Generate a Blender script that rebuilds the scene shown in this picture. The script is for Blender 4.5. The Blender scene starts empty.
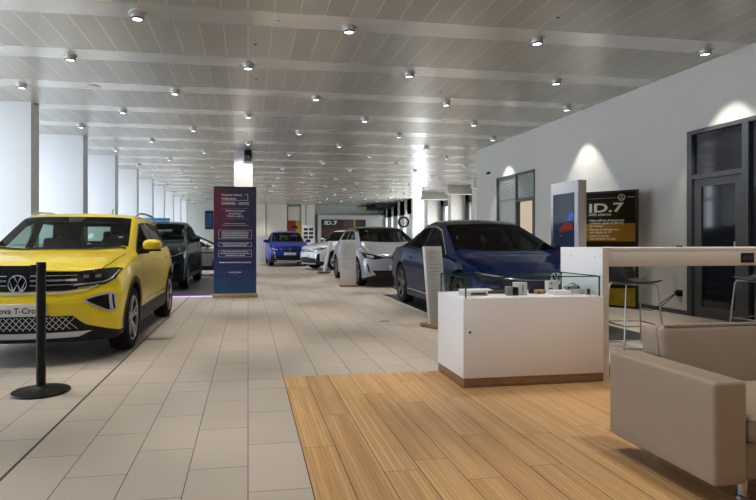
import bpy, bmesh, math, random
from math import sin, cos, pi, radians as R
from mathutils import Vector, Matrix
from mathutils.bvhtree import BVHTree

random.seed(7)
C = bpy.context.scene.collection
SC = bpy.context.scene
H = 3.83           # ceiling height
XW = 6.75          # right hand wall
YB = 42.0          # back wall

# ------------------------------------------------------------------ materials
def new_mat(name):
    m = bpy.data.materials.new(name); m.use_nodes = True
    nt = m.node_tree
    return m, nt, nt.nodes['Principled BSDF']

def mat(name, col, rough=.5, metal=0., coat=0., spec=.5, noise=0., nscale=20., emit=None, estr=0., bump=0., bscale=200., trans=0., ior=1.45, alpha=1., coatr=.03):
    m, nt, b = new_mat(name)
    c = (*col, 1)
    b.inputs['Base Color'].default_value = c
    b.inputs['Roughness'].default_value = rough
    b.inputs['Metallic'].default_value = metal
    b.inputs['Coat Weight'].default_value = coat
    b.inputs['Coat Roughness'].default_value = coatr
    b.inputs['Specular IOR Level'].default_value = spec
    b.inputs['Transmission Weight'].default_value = trans
    b.inputs['IOR'].default_value = ior
    b.inputs['Alpha'].default_value = alpha
    if emit:
        b.inputs['Emission Color'].default_value = (*emit, 1)
        b.inputs['Emission Strength'].default_value = estr
    if noise or bump:
        tc = nt.nodes.new('ShaderNodeTexCoord')
    if noise:
        n = nt.nodes.new('ShaderNodeTexNoise'); n.inputs['Scale'].default_value = nscale; n.inputs['Detail'].default_value = 4
        nt.links.new(tc.outputs['Object'], n.inputs['Vector'])
        mx = nt.nodes.new('ShaderNodeMix'); mx.data_type = 'RGBA'
        mx.inputs[6].default_value = tuple(max(0, v*(1-noise)) for v in col)+(1,)
        mx.inputs[7].default_value = tuple(min(1, v*(1+noise)) for v in col)+(1,)
        nt.links.new(n.outputs['Fac'], mx.inputs[0]); nt.links.new(mx.outputs[2], b.inputs['Base Color'])
    if bump:
        n2 = nt.nodes.new('ShaderNodeTexNoise'); n2.inputs['Scale'].default_value = bscale; n2.inputs['Detail'].default_value = 3
        nt.links.new(tc.outputs['Object'], n2.inputs['Vector'])
        bp = nt.nodes.new('ShaderNodeBump'); bp.inputs['Strength'].default_value = bump; bp.inputs['Distance'].default_value = .002
        nt.links.new(n2.outputs['Fac'], bp.inputs['Height']); nt.links.new(bp.outputs['Normal'], b.inputs['Normal'])
    return m

class NT:
    """small helper for node maths"""
    def __init__(s, nt): s.nt = nt
    def n(s, t, **k):
        x = s.nt.nodes.new(t)
        for a, v in k.items(): setattr(x, a, v)
        return x
    def m(s, op, a, b=None, c=None):
        x = s.n('ShaderNodeMath', operation=op)
        for i, v in enumerate((a, b, c)):
            if v is None: continue
            if isinstance(v, (int, float)): x.inputs[i].default_value = v
            else: s.nt.links.new(v, x.inputs[i])
        return x.outputs[0]
    def mix(s, f, a, b):
        x = s.n('ShaderNodeMix', data_type='RGBA')
        for i, v in ((0, f), (6, a), (7, b)):
            if isinstance(v, (int, float)): x.inputs[i].default_value = v
            elif isinstance(v, tuple): x.inputs[i].default_value = (*v, 1)
            else: s.nt.links.new(v, x.inputs[i])
        return x.outputs[2]
    def link(s, a, b): s.nt.links.new(a, b)

def tile_mat():
    m, nt, b = new_mat('stone_tiles'); t = NT(nt)
    tc = t.n('ShaderNodeTexCoord'); sp = t.n('ShaderNodeSeparateXYZ'); t.link(tc.outputs['Object'], sp.inputs[0])
    X, Y = sp.outputs[0], sp.outputs[1]
    row = t.m('FLOOR', t.m('DIVIDE', X, .3))
    par = t.m('MODULO', t.m('ADD', row, 1000), 2)
    off = t.m('MULTIPLY', par, .3)
    yy = t.m('DIVIDE', t.m('ADD', t.m('SUBTRACT', Y, .2), off), .6)
    col = t.m('FLOOR', yy)
    fx = t.m('FRACT', t.m('DIVIDE', X, .3)); fy = t.m('FRACT', yy)
    dx = t.m('MULTIPLY', t.m('MINIMUM', fx, t.m('SUBTRACT', 1, fx)), .3)
    dy = t.m('MULTIPLY', t.m('MINIMUM', fy, t.m('SUBTRACT', 1, fy)), .6)
    jx = t.m('LESS_THAN', dx, .0021); jy = t.m('LESS_THAN', dy, .0018)
    # expansion joints every 3.3 m along the room, and a wide one at x=-1.2
    ey = t.m('FRACT', t.m('DIVIDE', t.m('SUBTRACT', Y, 4.7), 3.3))
    edy = t.m('MULTIPLY', t.m('MINIMUM', ey, t.m('SUBTRACT', 1, ey)), 3.3)
    je = t.m('LESS_THAN', edy, .0025)
    jw = t.m('LESS_THAN', t.m('ABSOLUTE', t.m('ADD', X, 1.2)), .009)
    J = t.m('MAXIMUM', t.m('MAXIMUM', jx, jy), t.m('MAXIMUM', je, jw))
    wn = t.n('ShaderNodeTexWhiteNoise', noise_dimensions='2D')
    cv = t.n('ShaderNodeCombineXYZ'); t.link(row, cv.inputs[0]); t.link(col, cv.inputs[1]); t.link(cv.outputs[0], wn.inputs['Vector'])
    n1 = t.n('ShaderNodeTexNoise'); n1.inputs['Scale'].default_value = 90; n1.inputs['Detail'].default_value = 6
    t.link(tc.outputs['Object'], n1.inputs['Vector'])
    n2 = t.n('ShaderNodeTexNoise'); n2.inputs['Scale'].default_value = 1.1; n2.inputs['Detail'].default_value = 3
    t.link(tc.outputs['Object'], n2.inputs['Vector'])
    v = t.m('ADD', t.m('MULTIPLY', wn.outputs[0], .27), t.m('MULTIPLY', n1.outputs['Fac'], .45))
    v = t.m('ADD', v, t.m('MULTIPLY', n2.outputs['Fac'], .3))
    base = t.mix(v, (.30, .262, .222), (.50, .44, .37))
    c = t.mix(J, base, (.045, .036, .03))
    t.link(c, b.inputs['Base Color'])
    rg = t.m('ADD', .30, t.m('MULTIPLY', n1.outputs['Fac'], .2))
    rg = t.m('ADD', rg, t.m('MULTIPLY', J, .4)); t.link(rg, b.inputs['Roughness'])
    bp = t.n('ShaderNodeBump'); bp.inputs['Strength'].default_value = .35; bp.inputs['Distance'].default_value = .002
    t.link(t.m('ADD', t.m('MULTIPLY', J, -1), t.m('MULTIPLY', n1.outputs['Fac'], .15)), bp.inputs['Height']); t.link(bp.outputs[0], b.inputs['Normal'])
    return m

def plank_mat():
    m, nt, b = new_mat('teak_planks'); t = NT(nt)
    tc = t.n('ShaderNodeTexCoord'); sp = t.n('ShaderNodeSeparateXYZ'); t.link(tc.outputs['Object'], sp.inputs[0])
    X, Y = sp.outputs[0], sp.outputs[1]
    xx = t.m('DIVIDE', t.m('SUBTRACT', X, .3), .19)
    row = t.m('FLOOR', xx)
    w1 = t.n('ShaderNodeTexWhiteNoise', noise_dimensions='1D'); t.link(row, w1.inputs['W'])
    yy = t.m('DIVIDE', t.m('ADD', Y, t.m('MULTIPLY', w1.outputs[0], 1.28)), 1.28)
    col = t.m('FLOOR', yy)
    fx = t.m('FRACT', xx); fy = t.m('FRACT', yy)
    dx = t.m('MULTIPLY', t.m('MINIMUM', fx, t.m('SUBTRACT', 1, fx)), .19)
    dy = t.m('MULTIPLY', t.m('MINIMUM', fy, t.m('SUBTRACT', 1, fy)), 1.28)
    J = t.m('MAXIMUM', t.m('LESS_THAN', dx, .0022), t.m('LESS_THAN', dy, .0016))
    strip = t.m('FLOOR', t.m('MULTIPLY', fx, 8))
    w2 = t.n('ShaderNodeTexWhiteNoise', noise_dimensions='3D'); cv = t.n('ShaderNodeCombineXYZ')
    t.link(row, cv.inputs[0]); t.link(col, cv.inputs[1]); t.link(cv.outputs[0], w2.inputs['Vector'])
    w3 = t.n('ShaderNodeTexWhiteNoise', noise_dimensions='3D'); cv3 = t.n('ShaderNodeCombineXYZ')
    t.link(row, cv3.inputs[0]); t.link(col, cv3.inputs[1]); t.link(strip, cv3.inputs[2]); t.link(cv3.outputs[0], w3.inputs['Vector'])
    mp = t.n('ShaderNodeMapping'); mp.inputs['Scale'].default_value = (95, 2.2, 1); t.link(tc.outputs['Object'], mp.inputs[0])
    n1 = t.n('ShaderNodeTexNoise'); n1.inputs['Scale'].default_value = 1; n1.inputs['Detail'].default_value = 5; n1.inputs['Roughness'].default_value = .65
    t.link(mp.outputs[0], n1.inputs['Vector'])
    v = t.m('ADD', t.m('MULTIPLY', w2.outputs[0], .2), t.m('MULTIPLY', w3.outputs[0], .32))
    v = t.m('ADD', v, t.m('MULTIPLY', t.m('SUBTRACT', n1.outputs['Fac'], .3), 1.1))
    base = t.mix(v, (.31, .16, .06), (.70, .44, .205))
    fs = t.m('FRACT', t.m('MULTIPLY', fx, 8))
    js = t.m('MULTIPLY', t.m('LESS_THAN', fs, .13), .5)
    base = t.mix(js, base, (.18, .08, .03))
    c = t.mix(J, base, (.03, .015, .008))
    t.link(c, b.inputs['Base Color'])
    t.link(t.m('ADD', .34, t.m('MULTIPLY', n1.outputs['Fac'], .15)), b.inputs['Roughness'])
    bp = t.n('ShaderNodeBump'); bp.inputs['Strength'].default_value = .3; bp.inputs['Distance'].default_value = .002
    t.link(t.m('MULTIPLY', J, -1), bp.inputs['Height']); t.link(bp.outputs[0], b.inputs['Normal'])
    return m

def ceiling_mat():
    m, nt, b = new_mat('metal_ceiling'); t = NT(nt)
    tc = t.n('ShaderNodeTexCoord'); sp = t.n('ShaderNodeSeparateXYZ'); t.link(tc.outputs['Object'], sp.inputs[0])
    X, Y = sp.outputs[0], sp.outputs[1]
    f = t.m('FRACT', t.m('DIVIDE', t.m('SUBTRACT', Y, 6.45), 1.69))
    S = t.m('LESS_THAN', f, .262)
    fx = t.m('FRACT', t.m('DIVIDE', X, .3)); dx = t.m('MULTIPLY', t.m('MINIMUM', fx, t.m('SUBTRACT', 1, fx)), .3)
    J = t.m('LESS_THAN', dx, .006)
    J = t.m('MULTIPLY', J, t.m('SUBTRACT', 1, S))
    row = t.m('FLOOR', t.m('DIVIDE', X, .3)); cell = t.m('FLOOR', t.m('DIVIDE', t.m('SUBTRACT', Y, 6.45), 1.69))
    w = t.n('ShaderNodeTexWhiteNoise', noise_dimensions='2D'); cv = t.n('ShaderNodeCombineXYZ')
    t.link(row, cv.inputs[0]); t.link(cell, cv.inputs[1]); t.link(cv.outputs[0], w.inputs['Vector'])
    pan = t.mix(w.outputs[0], (.42, .395, .355), (.50, .475, .43))
    c = t.mix(J, pan, (.74, .70, .62))
    c = t.mix(S, c, (.66, .635, .60))
    t.link(c, b.inputs['Base Color'])
    b.inputs['Metallic'].default_value = .6
    t.link(t.m('ADD', t.m('MULTIPLY', S, -.08), .32), b.inputs['Roughness'])
    bp = t.n('ShaderNodeBump'); bp.inputs['Strength'].default_value = .25; bp.inputs['Distance'].default_value = .004
    n1 = t.n('ShaderNodeTexNoise'); n1.inputs['Scale'].default_value = 1.5; n1.inputs['Detail'].default_value = 2
    t.link(tc.outputs['Object'], n1.inputs['Vector'])
    t.link(t.m('ADD', t.m('MULTIPLY', S, .3), t.m('MULTIPLY', w.outputs[0], .3)), bp.inputs['Height']); t.link(bp.outputs[0], b.inputs['Normal'])
    return m

M = {}
M['tiles'] = tile_mat(); M['planks'] = plank_mat(); M['ceiling'] = ceiling_mat()
M['white_wall'] = mat('white_wall', (.60, .595, .56), .75, noise=.03, nscale=3, bump=.15, bscale=120)
M['white_fin'] = mat('white_fin', (.66, .67, .68), .6, noise=.02, nscale=2)
M['cream_wall'] = mat('cream_wall', (.62, .58, .52), .7, noise=.04, nscale=2)
M['grey_wall'] = mat('grey_wall', (.40, .41, .38), .75, noise=.05, nscale=2)
M['white_lac'] = mat('white_lacquer', (.86, .845, .86), .35, noise=.01, nscale=5)
M['cream_lac'] = mat('warm_white_lacquer', (.62, .585, .53), .45, noise=.02, nscale=30)
M['wood_base'] = mat('oak_plinth', (.25, .14, .07), .5, noise=.25, nscale=12)
M['dark_frame'] = mat('anthracite_frame', (.075, .08, .085), .4, metal=.3, noise=.05)
M['dark_glass'] = mat('dark_glass', (.012, .014, .018), .06, spec=.5)
M['black_plastic'] = mat('black_plastic', (.009, .009, .010), .5, spec=.25, noise=.1)
M['black_gloss'] = mat('black_gloss', (.006, .006, .007), .14, spec=.3)
M['black_metal'] = mat('black_metal', (.008, .008, .009), .4, spec=.3, metal=.2, noise=.05)
M['chrome'] = mat('chrome', (.62, .63, .65), .16, metal=1., noise=.02)
M['steel'] = mat('brushed_steel', (.42, .42, .42), .3, metal=1., noise=.04)
M['silver_plastic'] = mat('silver_plastic', (.50, .52, .56), .35, metal=.4, noise=.02)
M['rubber'] = mat('tyre_rubber', (.009, .009, .009), .8, spec=.2, bump=.3, bscale=60)
M['alloy'] = mat('alloy', (.40, .41, .43), .28, metal=.9, noise=.03)
M['dark_alloy'] = mat('dark_alloy', (.10, .10, .11), .35, metal=.8, noise=.03)
M['lamp_glass'] = mat('headlamp_glass', (.012, .013, .016), .06, spec=.5)
M['lamp_light'] = mat('lamp_reflector', (.55, .58, .62), .2, metal=.7)
M['plate'] = mat('plate_white', (.62, .63, .62), .5, noise=.02)
M['ink'] = mat('ink', (.012, .012, .014), .6)
M['paint_yellow'] = mat('paint_yellow', (.78, .60, .004), .35, coat=.6, metal=0., noise=.02)
M['paint_teal'] = mat('paint_teal', (.005, .020, .030), .16, coat=.05, spec=.08, metal=.3)
M['paint_grey'] = mat('paint_grey', (.30, .30, .29), .3, coat=.5, spec=.3, metal=.4)
M['paint_blue'] = mat('paint_blue', (.005, .030, .30), .3, coat=.2, spec=.15, metal=.5)
M['paint_white'] = mat('paint_white', (.52, .54, .58), .3, coat=.5, spec=.3)
M['paint_green'] = mat('paint_pale', (.52, .54, .50), .3, coat=.5, spec=.3)
M['paint_silver'] = mat('paint_silver', (.34, .36, .41), .3, coat=.4, spec=.3, metal=.45)
M['paint_navy'] = mat('paint_navy', (.0008, .009, .055), .13, coat=.04, spec=.06, metal=.3)
M['roof_black'] = mat('roof_black', (.006, .007, .008), .12, coat=.1, spec=.15)
M['car_glass'] = mat('car_glass', (.010, .013, .013), .04, spec=.75, coat=.5)
M['leather'] = mat('beige_leather', (.31, .245, .185), .42, noise=.06, nscale=6, bump=.5, bscale=260)
M['stitch'] = mat('leather_piping', (.27, .21, .155), .5)
M['mat_dark'] = mat('charcoal_mat', (.045, .045, .05), .32, noise=.1, nscale=8)
M['led'] = mat('violet_led', (.4, .1, .7), .5, emit=(.62, .42, 1.), estr=.8)
M['led_edge'] = mat('pale_trim', (.45, .44, .42), .4)
M['lens'] = mat('lamp_lens', (.9, .9, .9), .4, emit=(.86, .93, 1.), estr=3.5)
M['light_ring'] = mat('lamp_ring', (.55, .55, .54), .35, metal=.3)
M['lamp_dark'] = mat('lamp_dark', (.03, .03, .035), .3)
M['screen_dark'] = mat('screen_dark', (.006, .009, .016), .12, emit=(.02, .035, .07), estr=.35)
M['screen_red'] = mat('screen_red', (.02, .0, .0), .2, emit=(.4, .05, .03), estr=.22)
M['screen_blue'] = mat('screen_blue', (.0, .0, .02), .2, emit=(.03, .10, .6), estr=.4)
M['gold'] = mat('poster_gold', (.27, .13, .006), .5, spec=.15, noise=.25, nscale=3)
M['gold_dark'] = mat('poster_brown', (.016, .010, .003), .5, spec=.1, noise=.3, nscale=2)
M['gold_mid'] = mat('poster_olive', (.20, .15, .010), .5, spec=.15, noise=.6, nscale=7)
M['text_cream'] = mat('text_cream', (.62, .55, .40), .5)
M['text_white'] = mat('text_white', (.72, .72, .76), .5)
M['text_cyan'] = mat('text_cyan', (.04, .35, .60), .5)
M['text_grey'] = mat('text_grey', (.36, .36, .38), .6)
M['sky_blue'] = mat('sign_light_blue', (.06, .34, .75), .4)
M['sticker_blue'] = mat('sticker_blue', (.02, .17, .62), .4)
M['poster_red'] = mat('poster_red', (.20, .025, .012), .45, noise=.3)
M['poster_yellow'] = mat('poster_yellow', (.42, .25, .015), .45, noise=.1)
M['poster_blue'] = mat('picture_blue', (.006, .035, .10), .4, noise=.8, nscale=6)
M['sign_brown'] = mat('sign_brown', (.045, .013, .008), .35, noise=.5, nscale=2)
M['fabric_black'] = mat('chair_shell', (.02, .021, .024), .5, noise=.1)
M['carton'] = mat('carton', (.62, .61, .60), .6, noise=.05, nscale=30)
M['tan'] = mat('tan_card', (.42, .27, .13), .6)
M['brown'] = mat('dark_brown', (.06, .03, .018), .4)
M['grey_case'] = mat('grey_case', (.20, .21, .22), .35)

def glass_mat():
    m, nt, b = new_mat('case_glass')
    out = nt.nodes['Material Output']
    g = nt.nodes.new('ShaderNodeBsdfGlossy'); g.inputs['Roughness'].default_value = .02
    tr = nt.nodes.new('ShaderNodeBsdfTransparent'); tr.inputs['Color'].default_value = (.90, .96, .94, 1)
    fr = nt.nodes.new('ShaderNodeFresnel'); fr.inputs['IOR'].default_value = 1.45
    mx = nt.nodes.new('ShaderNodeMixShader')
    nt.links.new(fr.outputs[0], mx.inputs[0]); nt.links.new(tr.outputs[0], mx.inputs[1]); nt.links.new(g.outputs[0], mx.inputs[2])
    nt.links.new(mx.outputs[0], out.inputs['Surface'])
    return m
M['glass'] = glass_mat()
def tint_mat(name, tint, refl):
    m, nt, b = new_mat(name); out = nt.nodes['Material Output']
    g = nt.nodes.new('ShaderNodeBsdfGlossy'); g.inputs['Roughness'].default_value = .015
    tr = nt.nodes.new('ShaderNodeBsdfTransparent'); tr.inputs['Color'].default_value = (*tint, 1)
    lw = nt.nodes.new('ShaderNodeLayerWeight'); lw.inputs['Blend'].default_value = .35
    p = nt.nodes.new('ShaderNodeMath'); p.operation = 'POWER'; p.inputs[1].default_value = 3
    q = nt.nodes.new('ShaderNodeMath'); q.operation = 'MULTIPLY_ADD'; q.inputs[1].default_value = refl; q.inputs[2].default_value = .03
    mx = nt.nodes.new('ShaderNodeMixShader')
    nt.links.new(lw.outputs['Facing'], p.inputs[0]); nt.links.new(p.outputs[0], q.inputs[0]); nt.links.new(q.outputs[0], mx.inputs[0])
    nt.links.new(tr.outputs[0], mx.inputs[1]); nt.links.new(g.outputs[0], mx.inputs[2]); nt.links.new(mx.outputs[0], out.inputs['Surface'])
    return m
M['car_glass'] = tint_mat('car_glass', (.50, .60, .56), .35)
M['mid_car_glass'] = tint_mat('mid_car_glass', (.22, .26, .25), .14)
M['dark_car_glass'] = tint_mat('dark_car_glass', (.10, .12, .12), .14)
M['glass'] = tint_mat('case_glass', (.965, .985, .98), .2)
M['badge_white'] = mat('badge_white', (.75, .77, .8), .3)
M['car_seat'] = mat('car_seat', (.03, .03, .033), .8, noise=.1)
M['glass_edge'] = mat('glass_edge', (.015, .06, .05), .15)

def banner_mat():
    m, nt, b = new_mat('banner_print'); t = NT(nt)
    tc = t.n('ShaderNodeTexCoord'); sp = t.n('ShaderNodeSeparateXYZ'); t.link(tc.outputs['Object'], sp.inputs[0])
    X, Z = sp.outputs[0], sp.outputs[2]
    hx = t.m('ADD', t.m('DIVIDE', X, .86), .5)          # 0..1 across
    hz = t.m('DIVIDE', Z, 2.2)
    n = t.n('ShaderNodeTexNoise'); n.inputs['Scale'].default_value = 1.6; t.link(tc.outputs['Object'], n.inputs['Vector'])
    up = t.m('ADD', hz, t.m('MULTIPLY', t.m('SUBTRACT', n.outputs['Fac'], .5), .25))
    cr = t.n('ShaderNodeValToRGB'); t.link(up, cr.inputs[0])
    e = cr.color_ramp.elements; e[0].position = 0; e[0].color = (.008, .07, .17, 1); e[1].position = 1; e[1].color = (.03, .035, .07, 1)
    for p, c in ((.30, (.014, .03, .13)), (.55, (.022, .016, .085)), (.78, (.028, .02, .07))):
        q = e.new(p); q.color = (*c, 1)
    # crimson bloom towards the upper left
    d = t.m('ADD', t.m('POWER', t.m('MULTIPLY', hx, 1.7), 2), t.m('POWER', t.m('MULTIPLY', t.m('SUBTRACT', hz, .83), 3.2), 2))
    rd = t.m('MAXIMUM', t.m('SUBTRACT', 1, d), 0)
    c = t.mix(t.m('MULTIPLY', rd, .9), cr.outputs[0], (.15, .015, .055))
    t.link(c, b.inputs['Base Color']); b.inputs['Roughness'].default_value = .4
    return m
M['banner'] = banner_mat()

# ------------------------------------------------------------------ mesh helpers
class MB:
    def __init__(s): s.bm = bmesh.new()
    def box(s, x0, x1, y0, y1, z0, z1, bev=0., mi=0, mtx=None):
        t = bmesh.new(); bmesh.ops.create_cube(t, size=1)
        for v in t.verts:
            v.co = Vector(((x0+x1)/2+v.co.x*(x1-x0), (y0+y1)/2+v.co.y*(y1-y0), (z0+z1)/2+v.co.z*(z1-z0)))
        if bev: bmesh.ops.bevel(t, geom=t.edges[:], offset=bev, segments=3 if bev > .008 else 2, affect='EDGES', profile=.5)
        s._join(t, mi, mtx); return s
    def _join(s, t, mi=0, mtx=None):
        t.verts.ensure_lookup_table()
        mp = {}
        for v in t.verts: mp[v] = s.bm.verts.new(mtx @ v.co if mtx else v.co)
        for f in t.faces:
            try:
                nf = s.bm.faces.new([mp[v] for v in f.verts]); nf.material_index = mi
            except ValueError: pass
        t.free()
    def tube(s, pts, r, n=10, closed=False, mi=0):
        pts = [Vector(p) for p in pts]; rings = []
        N = len(pts)
        ref = None
        for i, p in enumerate(pts):
            a = pts[(i-1) % N] if (closed or i) else p; b = pts[(i+1) % N] if (closed or i < N-1) else p
            d = (b-a).normalized()
            if ref is None:
                ref = Vector((0, 0, 1)) if abs(d.z) < .9 else Vector((1, 0, 0))
            u = d.cross(ref)
            if u.length < 1e-4: ref = Vector((0, 1, 0)); u = d.cross(ref)
            u.normalize(); w = u.cross(d).normalized(); ref = w
            rr = r[i] if isinstance(r, (list, tuple)) else r
            rings.append([s.bm.verts.new(p+(u*cos(2*pi*k/n)+w*sin(2*pi*k/n))*rr) for k in range(n)])
        rng = range(N) if closed else range(N-1)
        for i in rng:
            A, B = rings[i], rings[(i+1) % N]
            for k in range(n):
                f = s.bm.faces.new((A[k], A[(k+1) % n], B[(k+1) % n], B[k])); f.material_index = mi
        if not closed:
            s.bm.faces.new(rings[0][::-1]); s.bm.faces.new(rings[-1])
        return s
    def lathe(s, prof, n=32, axis='z', c=(0, 0, 0), closed=True, mi=0):
        """prof: list of (radius, height)"""
        c = Vector(c); rings = []
        for r, h in prof:
            ring = []
            for k in range(n):
                a = 2*pi*k/n
                if axis == 'z': p = Vector((r*cos(a), r*sin(a), h))
                elif axis == 'y': p = Vector((r*cos(a), h, r*sin(a)))
                else: p = Vector((h, r*cos(a), r*sin(a)))
                ring.append(s.bm.verts.new(c+p))
            rings.append(ring)
        for i in range(len(rings)-1):
            A, B = rings[i], rings[i+1]
            for k in range(n):
                f = s.bm.faces.new((A[k], A[(k+1) % n], B[(k+1) % n], B[k])); f.material_index = mi
        if closed:
            for rg in (rings[0][::-1], rings[-1]):
                f = s.bm.faces.new(rg); f.material_index = mi
        return s
    def grid(s, rows, mi=0):
        vs = [[s.bm.verts.new(p) for p in r] for r in rows]
        for i in range(len(vs)-1):
            for j in range(len(vs[i])-1):
                f = s.bm.faces.new((vs[i][j], vs[i+1][j], vs[i+1][j+1], vs[i][j+1])); f.material_index = mi
        return s
    def prism(s, poly, d, mi=0):
        """poly list of Vector, d Vector extrusion"""
        a = [s.bm.verts.new(p) for p in poly]; b = [s.bm.verts.new(Vector(p)+Vector(d)) for p in poly]
        n = len(a)
        s.bm.faces.new(a).material_index = mi; s.bm.faces.new(b[::-1]).material_index = mi
        for i in range(n): s.bm.faces.new((a[i], b[i], b[(i+1) % n], a[(i+1) % n])).material_index = mi
        return s
    def build(s, name, m, parent=None, smooth=True, angle=35, fix=True):
        me = bpy.data.meshes.new(name)
        if fix: bmesh.ops.recalc_face_normals(s.bm, faces=s.bm.faces[:])
        s.bm.to_mesh(me); s.bm.free()
        for x in (m if isinstance(m, (list, tuple)) else [m]): me.materials.append(x)
        if smooth:
            me.polygons.foreach_set('use_smooth', [True]*len(me.polygons))
            me.set_sharp_from_angle(angle=R(angle))
        o = bpy.data.objects.new(name, me); C.objects.link(o)
        if parent: o.parent = parent
        return o

def tag(o, label=None, cat=None, group=None, kind=None):
    if label: o['label'] = label
    if cat: o['category'] = cat
    if group: o['group'] = group
    if kind: o['kind'] = kind
    return o
def thing(name, label, cat, loc=(0, 0, 0), rz=0., group=None):
    o = bpy.data.objects.new(name, None); C.objects.link(o); o.empty_display_size = .1
    o.location = loc; o.rotation_euler = (0, 0, rz)
    return tag(o, label, cat, group)
def at(o, loc, rz=0.):
    o.location = loc; o.rotation_euler = (0, 0, rz); return o
def struct(name, mb, m, **k):
    o = mb.build(name, m, **k); o['kind'] = 'structure'; return o
def copy_tree(o, parent=None):
    c = o.copy(); C.objects.link(c)
    if parent: c.parent = parent
    for ch in list(o.children): copy_tree(ch, c)
    return c

def text_obj(name, s, size, m, parent, mtx, align='LEFT', depth=.002, bold=0., sx=1.):
    cu = bpy.data.curves.new(name+'_curve', 'FONT'); cu.body = s; cu.size = size; cu.extrude = depth; cu.align_x = align
    cu.offset = bold; cu.resolution_u = 3
    ob = bpy.data.objects.new(name+'_tmp', cu); C.objects.link(ob)
    dg = bpy.context.evaluated_depsgraph_get()
    me = bpy.data.meshes.new_from_object(ob.evaluated_get(dg))
    bpy.data.objects.remove(ob); me.name = name
    me.transform(Matrix.Diagonal((sx, 1, 1, 1))); me.transform(mtx)
    me.materials.clear(); me.materials.append(m)
    o = bpy.data.objects.new(name, me); C.objects.link(o)
    if parent: o.parent = parent
    return o
def plane_mtx(o, right, up):
    r = Vector(right).normalized(); u = Vector(up).normalized(); n = r.cross(u)
    m = Matrix((r, u, n)).transposed().to_4x4(); m.translation = Vector(o); return m

def emblem_mb(rad, mtx, wd=.11, dep=.01):
    """round badge: ring with a V above a W"""
    mb = MB(); n = 40
    ro, ri = rad, rad*(1-wd)
    rows = []
    A = [[(mtx @ Vector((r*cos(2*pi*k/n), r*sin(2*pi*k/n), d))) for k in range(n+1)] for r, d in ((ro, 0), (ro, dep), (ri, dep), (ri, 0))]
    mb.grid(A)
    def stroke(a, b, w=wd*rad*1.05):
        a = Vector((*a, 0))*rad; b = Vector((*b, 0))*rad
        d = (b-a).normalized(); p = Vector((-d.y, d.x, 0))*w/2
        mb.prism([mtx @ q for q in (a-p, b-p, b+p, a+p)], (mtx.to_3x3() @ Vector((0, 0, dep*.9))))
    stroke((-.42, .84), (-.02, .13)); stroke((.42, .84), (.02, .13))
    stroke((-.86, .42), (-.36, -.84)); stroke((-.38, -.84), (0, .02)); stroke((.38, -.84), (0, .02)); stroke((.86, .42), (.36, -.84))
    return mb

# ------------------------------------------------------------------ camera
cam_d = bpy.data.cameras.new('camera'); cam = bpy.data.objects.new('camera', cam_d); C.objects.link(cam)
PSI = math.atan(90/550)
cam.location = (0, 0, 1.18); cam.rotation_euler = (pi/2, 0, -PSI)
cam_d.sensor_width = 36; cam_d.lens = 550*36/756; cam_d.shift_x = (378-338)/756; cam_d.shift_y = -(250-239.5)/756
cam_d.clip_end = 200
SC.camera = cam

# ------------------------------------------------------------------ room
struct('floor', MB().box(-7, 12.5, -5, 43, -.1, 0), M['tiles'], smooth=False)
struct('floor_planks', MB().box(.3, 6.74, -5, 4.72, 0, .004), M['planks'], smooth=False)
struct('ceiling', MB().box(-7, 12.5, -5, 43, H, H+.1), M['ceiling'], smooth=False)

# right wall with two openings: door_1 (Y 3.9..7.56, Z 0..2.85) and window_1 (Y 12.18..14.2, Z 0.. 2.86)
D0, D1, DZ = 3.95, 7.56, 2.85
W0, W1, WZ = 12.18, 14.2, 2.86
wb = MB()
for a, b, z0, z1 in ((-5, D0, 0, H), (D0, D1, DZ, H), (D1, W0, 0, H), (W0, W1, WZ, H), (W0, W1, 0, .12), (W1, 15.6, 0, H)):
    wb.box(XW, XW+.22, a, b, z0, z1)
struct('wall_right', wb, M['white_wall'], smooth=False)
bb = MB()
for a, b in ((-5, D0), (D1, W0), (W1, 15.6)): bb.box(XW-.012, XW, a, b, 0, .07)
struct('baseboard_right', bb, M['dark_frame'], smooth=False)
struct('wall_return', MB().box(XW+.22, 11.6, 15.38, 15.6, 0, H), M['white_wall'], smooth=False)
# corridor / office behind the openings
struct('wall_office', MB().box(9.2, 9.3, -5, 15.3, 0, H), M['cream_wall'], smooth=False)
# near wall (behind the camera)
struct('wall_near', MB().box(-7, 12.5, -5.1, -5, 0, H), M['white_wall'], smooth=False)

# left fins and window wall
g = 'white wall fins along the window side'
for i in range(-4, 10):
    y = 11.42+3.4*i
    if y > 40: break
    o = struct('wall_left', MB().box(-6.5, -4.13, y, y+.42, 0, H), M['white_fin'], smooth=False)
    if i == 9: break
for i in range(-5, 9):
    y0 = 11.84+3.4*i; y1 = y0+2.98
    fr = MB()
    for yy in (y0, y0+1.45, y1-.06): fr.box(-6.5, -6.42, yy, yy+.06, 0, H)
    for zz in (0, 2.9, H-.08): fr.box(-6.5, -6.42, y0, y1, zz, zz+.08)
    struct('window_2', fr, M['dark_frame'], smooth=False)

# back wall
struct('wall_back', MB().box(-7, 12.5, YB, YB+.2, 0, H), M['grey_wall'], smooth=False)
pb = MB()
for a, b, d in ((-.5, 1.3, .5), (1.36, 2.9, .42), (4.0, 5.0, .45)): pb.box(a, b, YB-d, YB, 0, H)
struct('trim_1', pb, M['cream_wall'], smooth=False)
struct('trim_2', MB().box(2.98, 3.95, YB-.2, YB, 0, H-.15), M['cream_wall'], smooth=False)
struct('trim_3', MB().box(4.3, 4.38, YB-.5, YB-.46, 1.9, H, ), M['grey_wall'], smooth=False)

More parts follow.
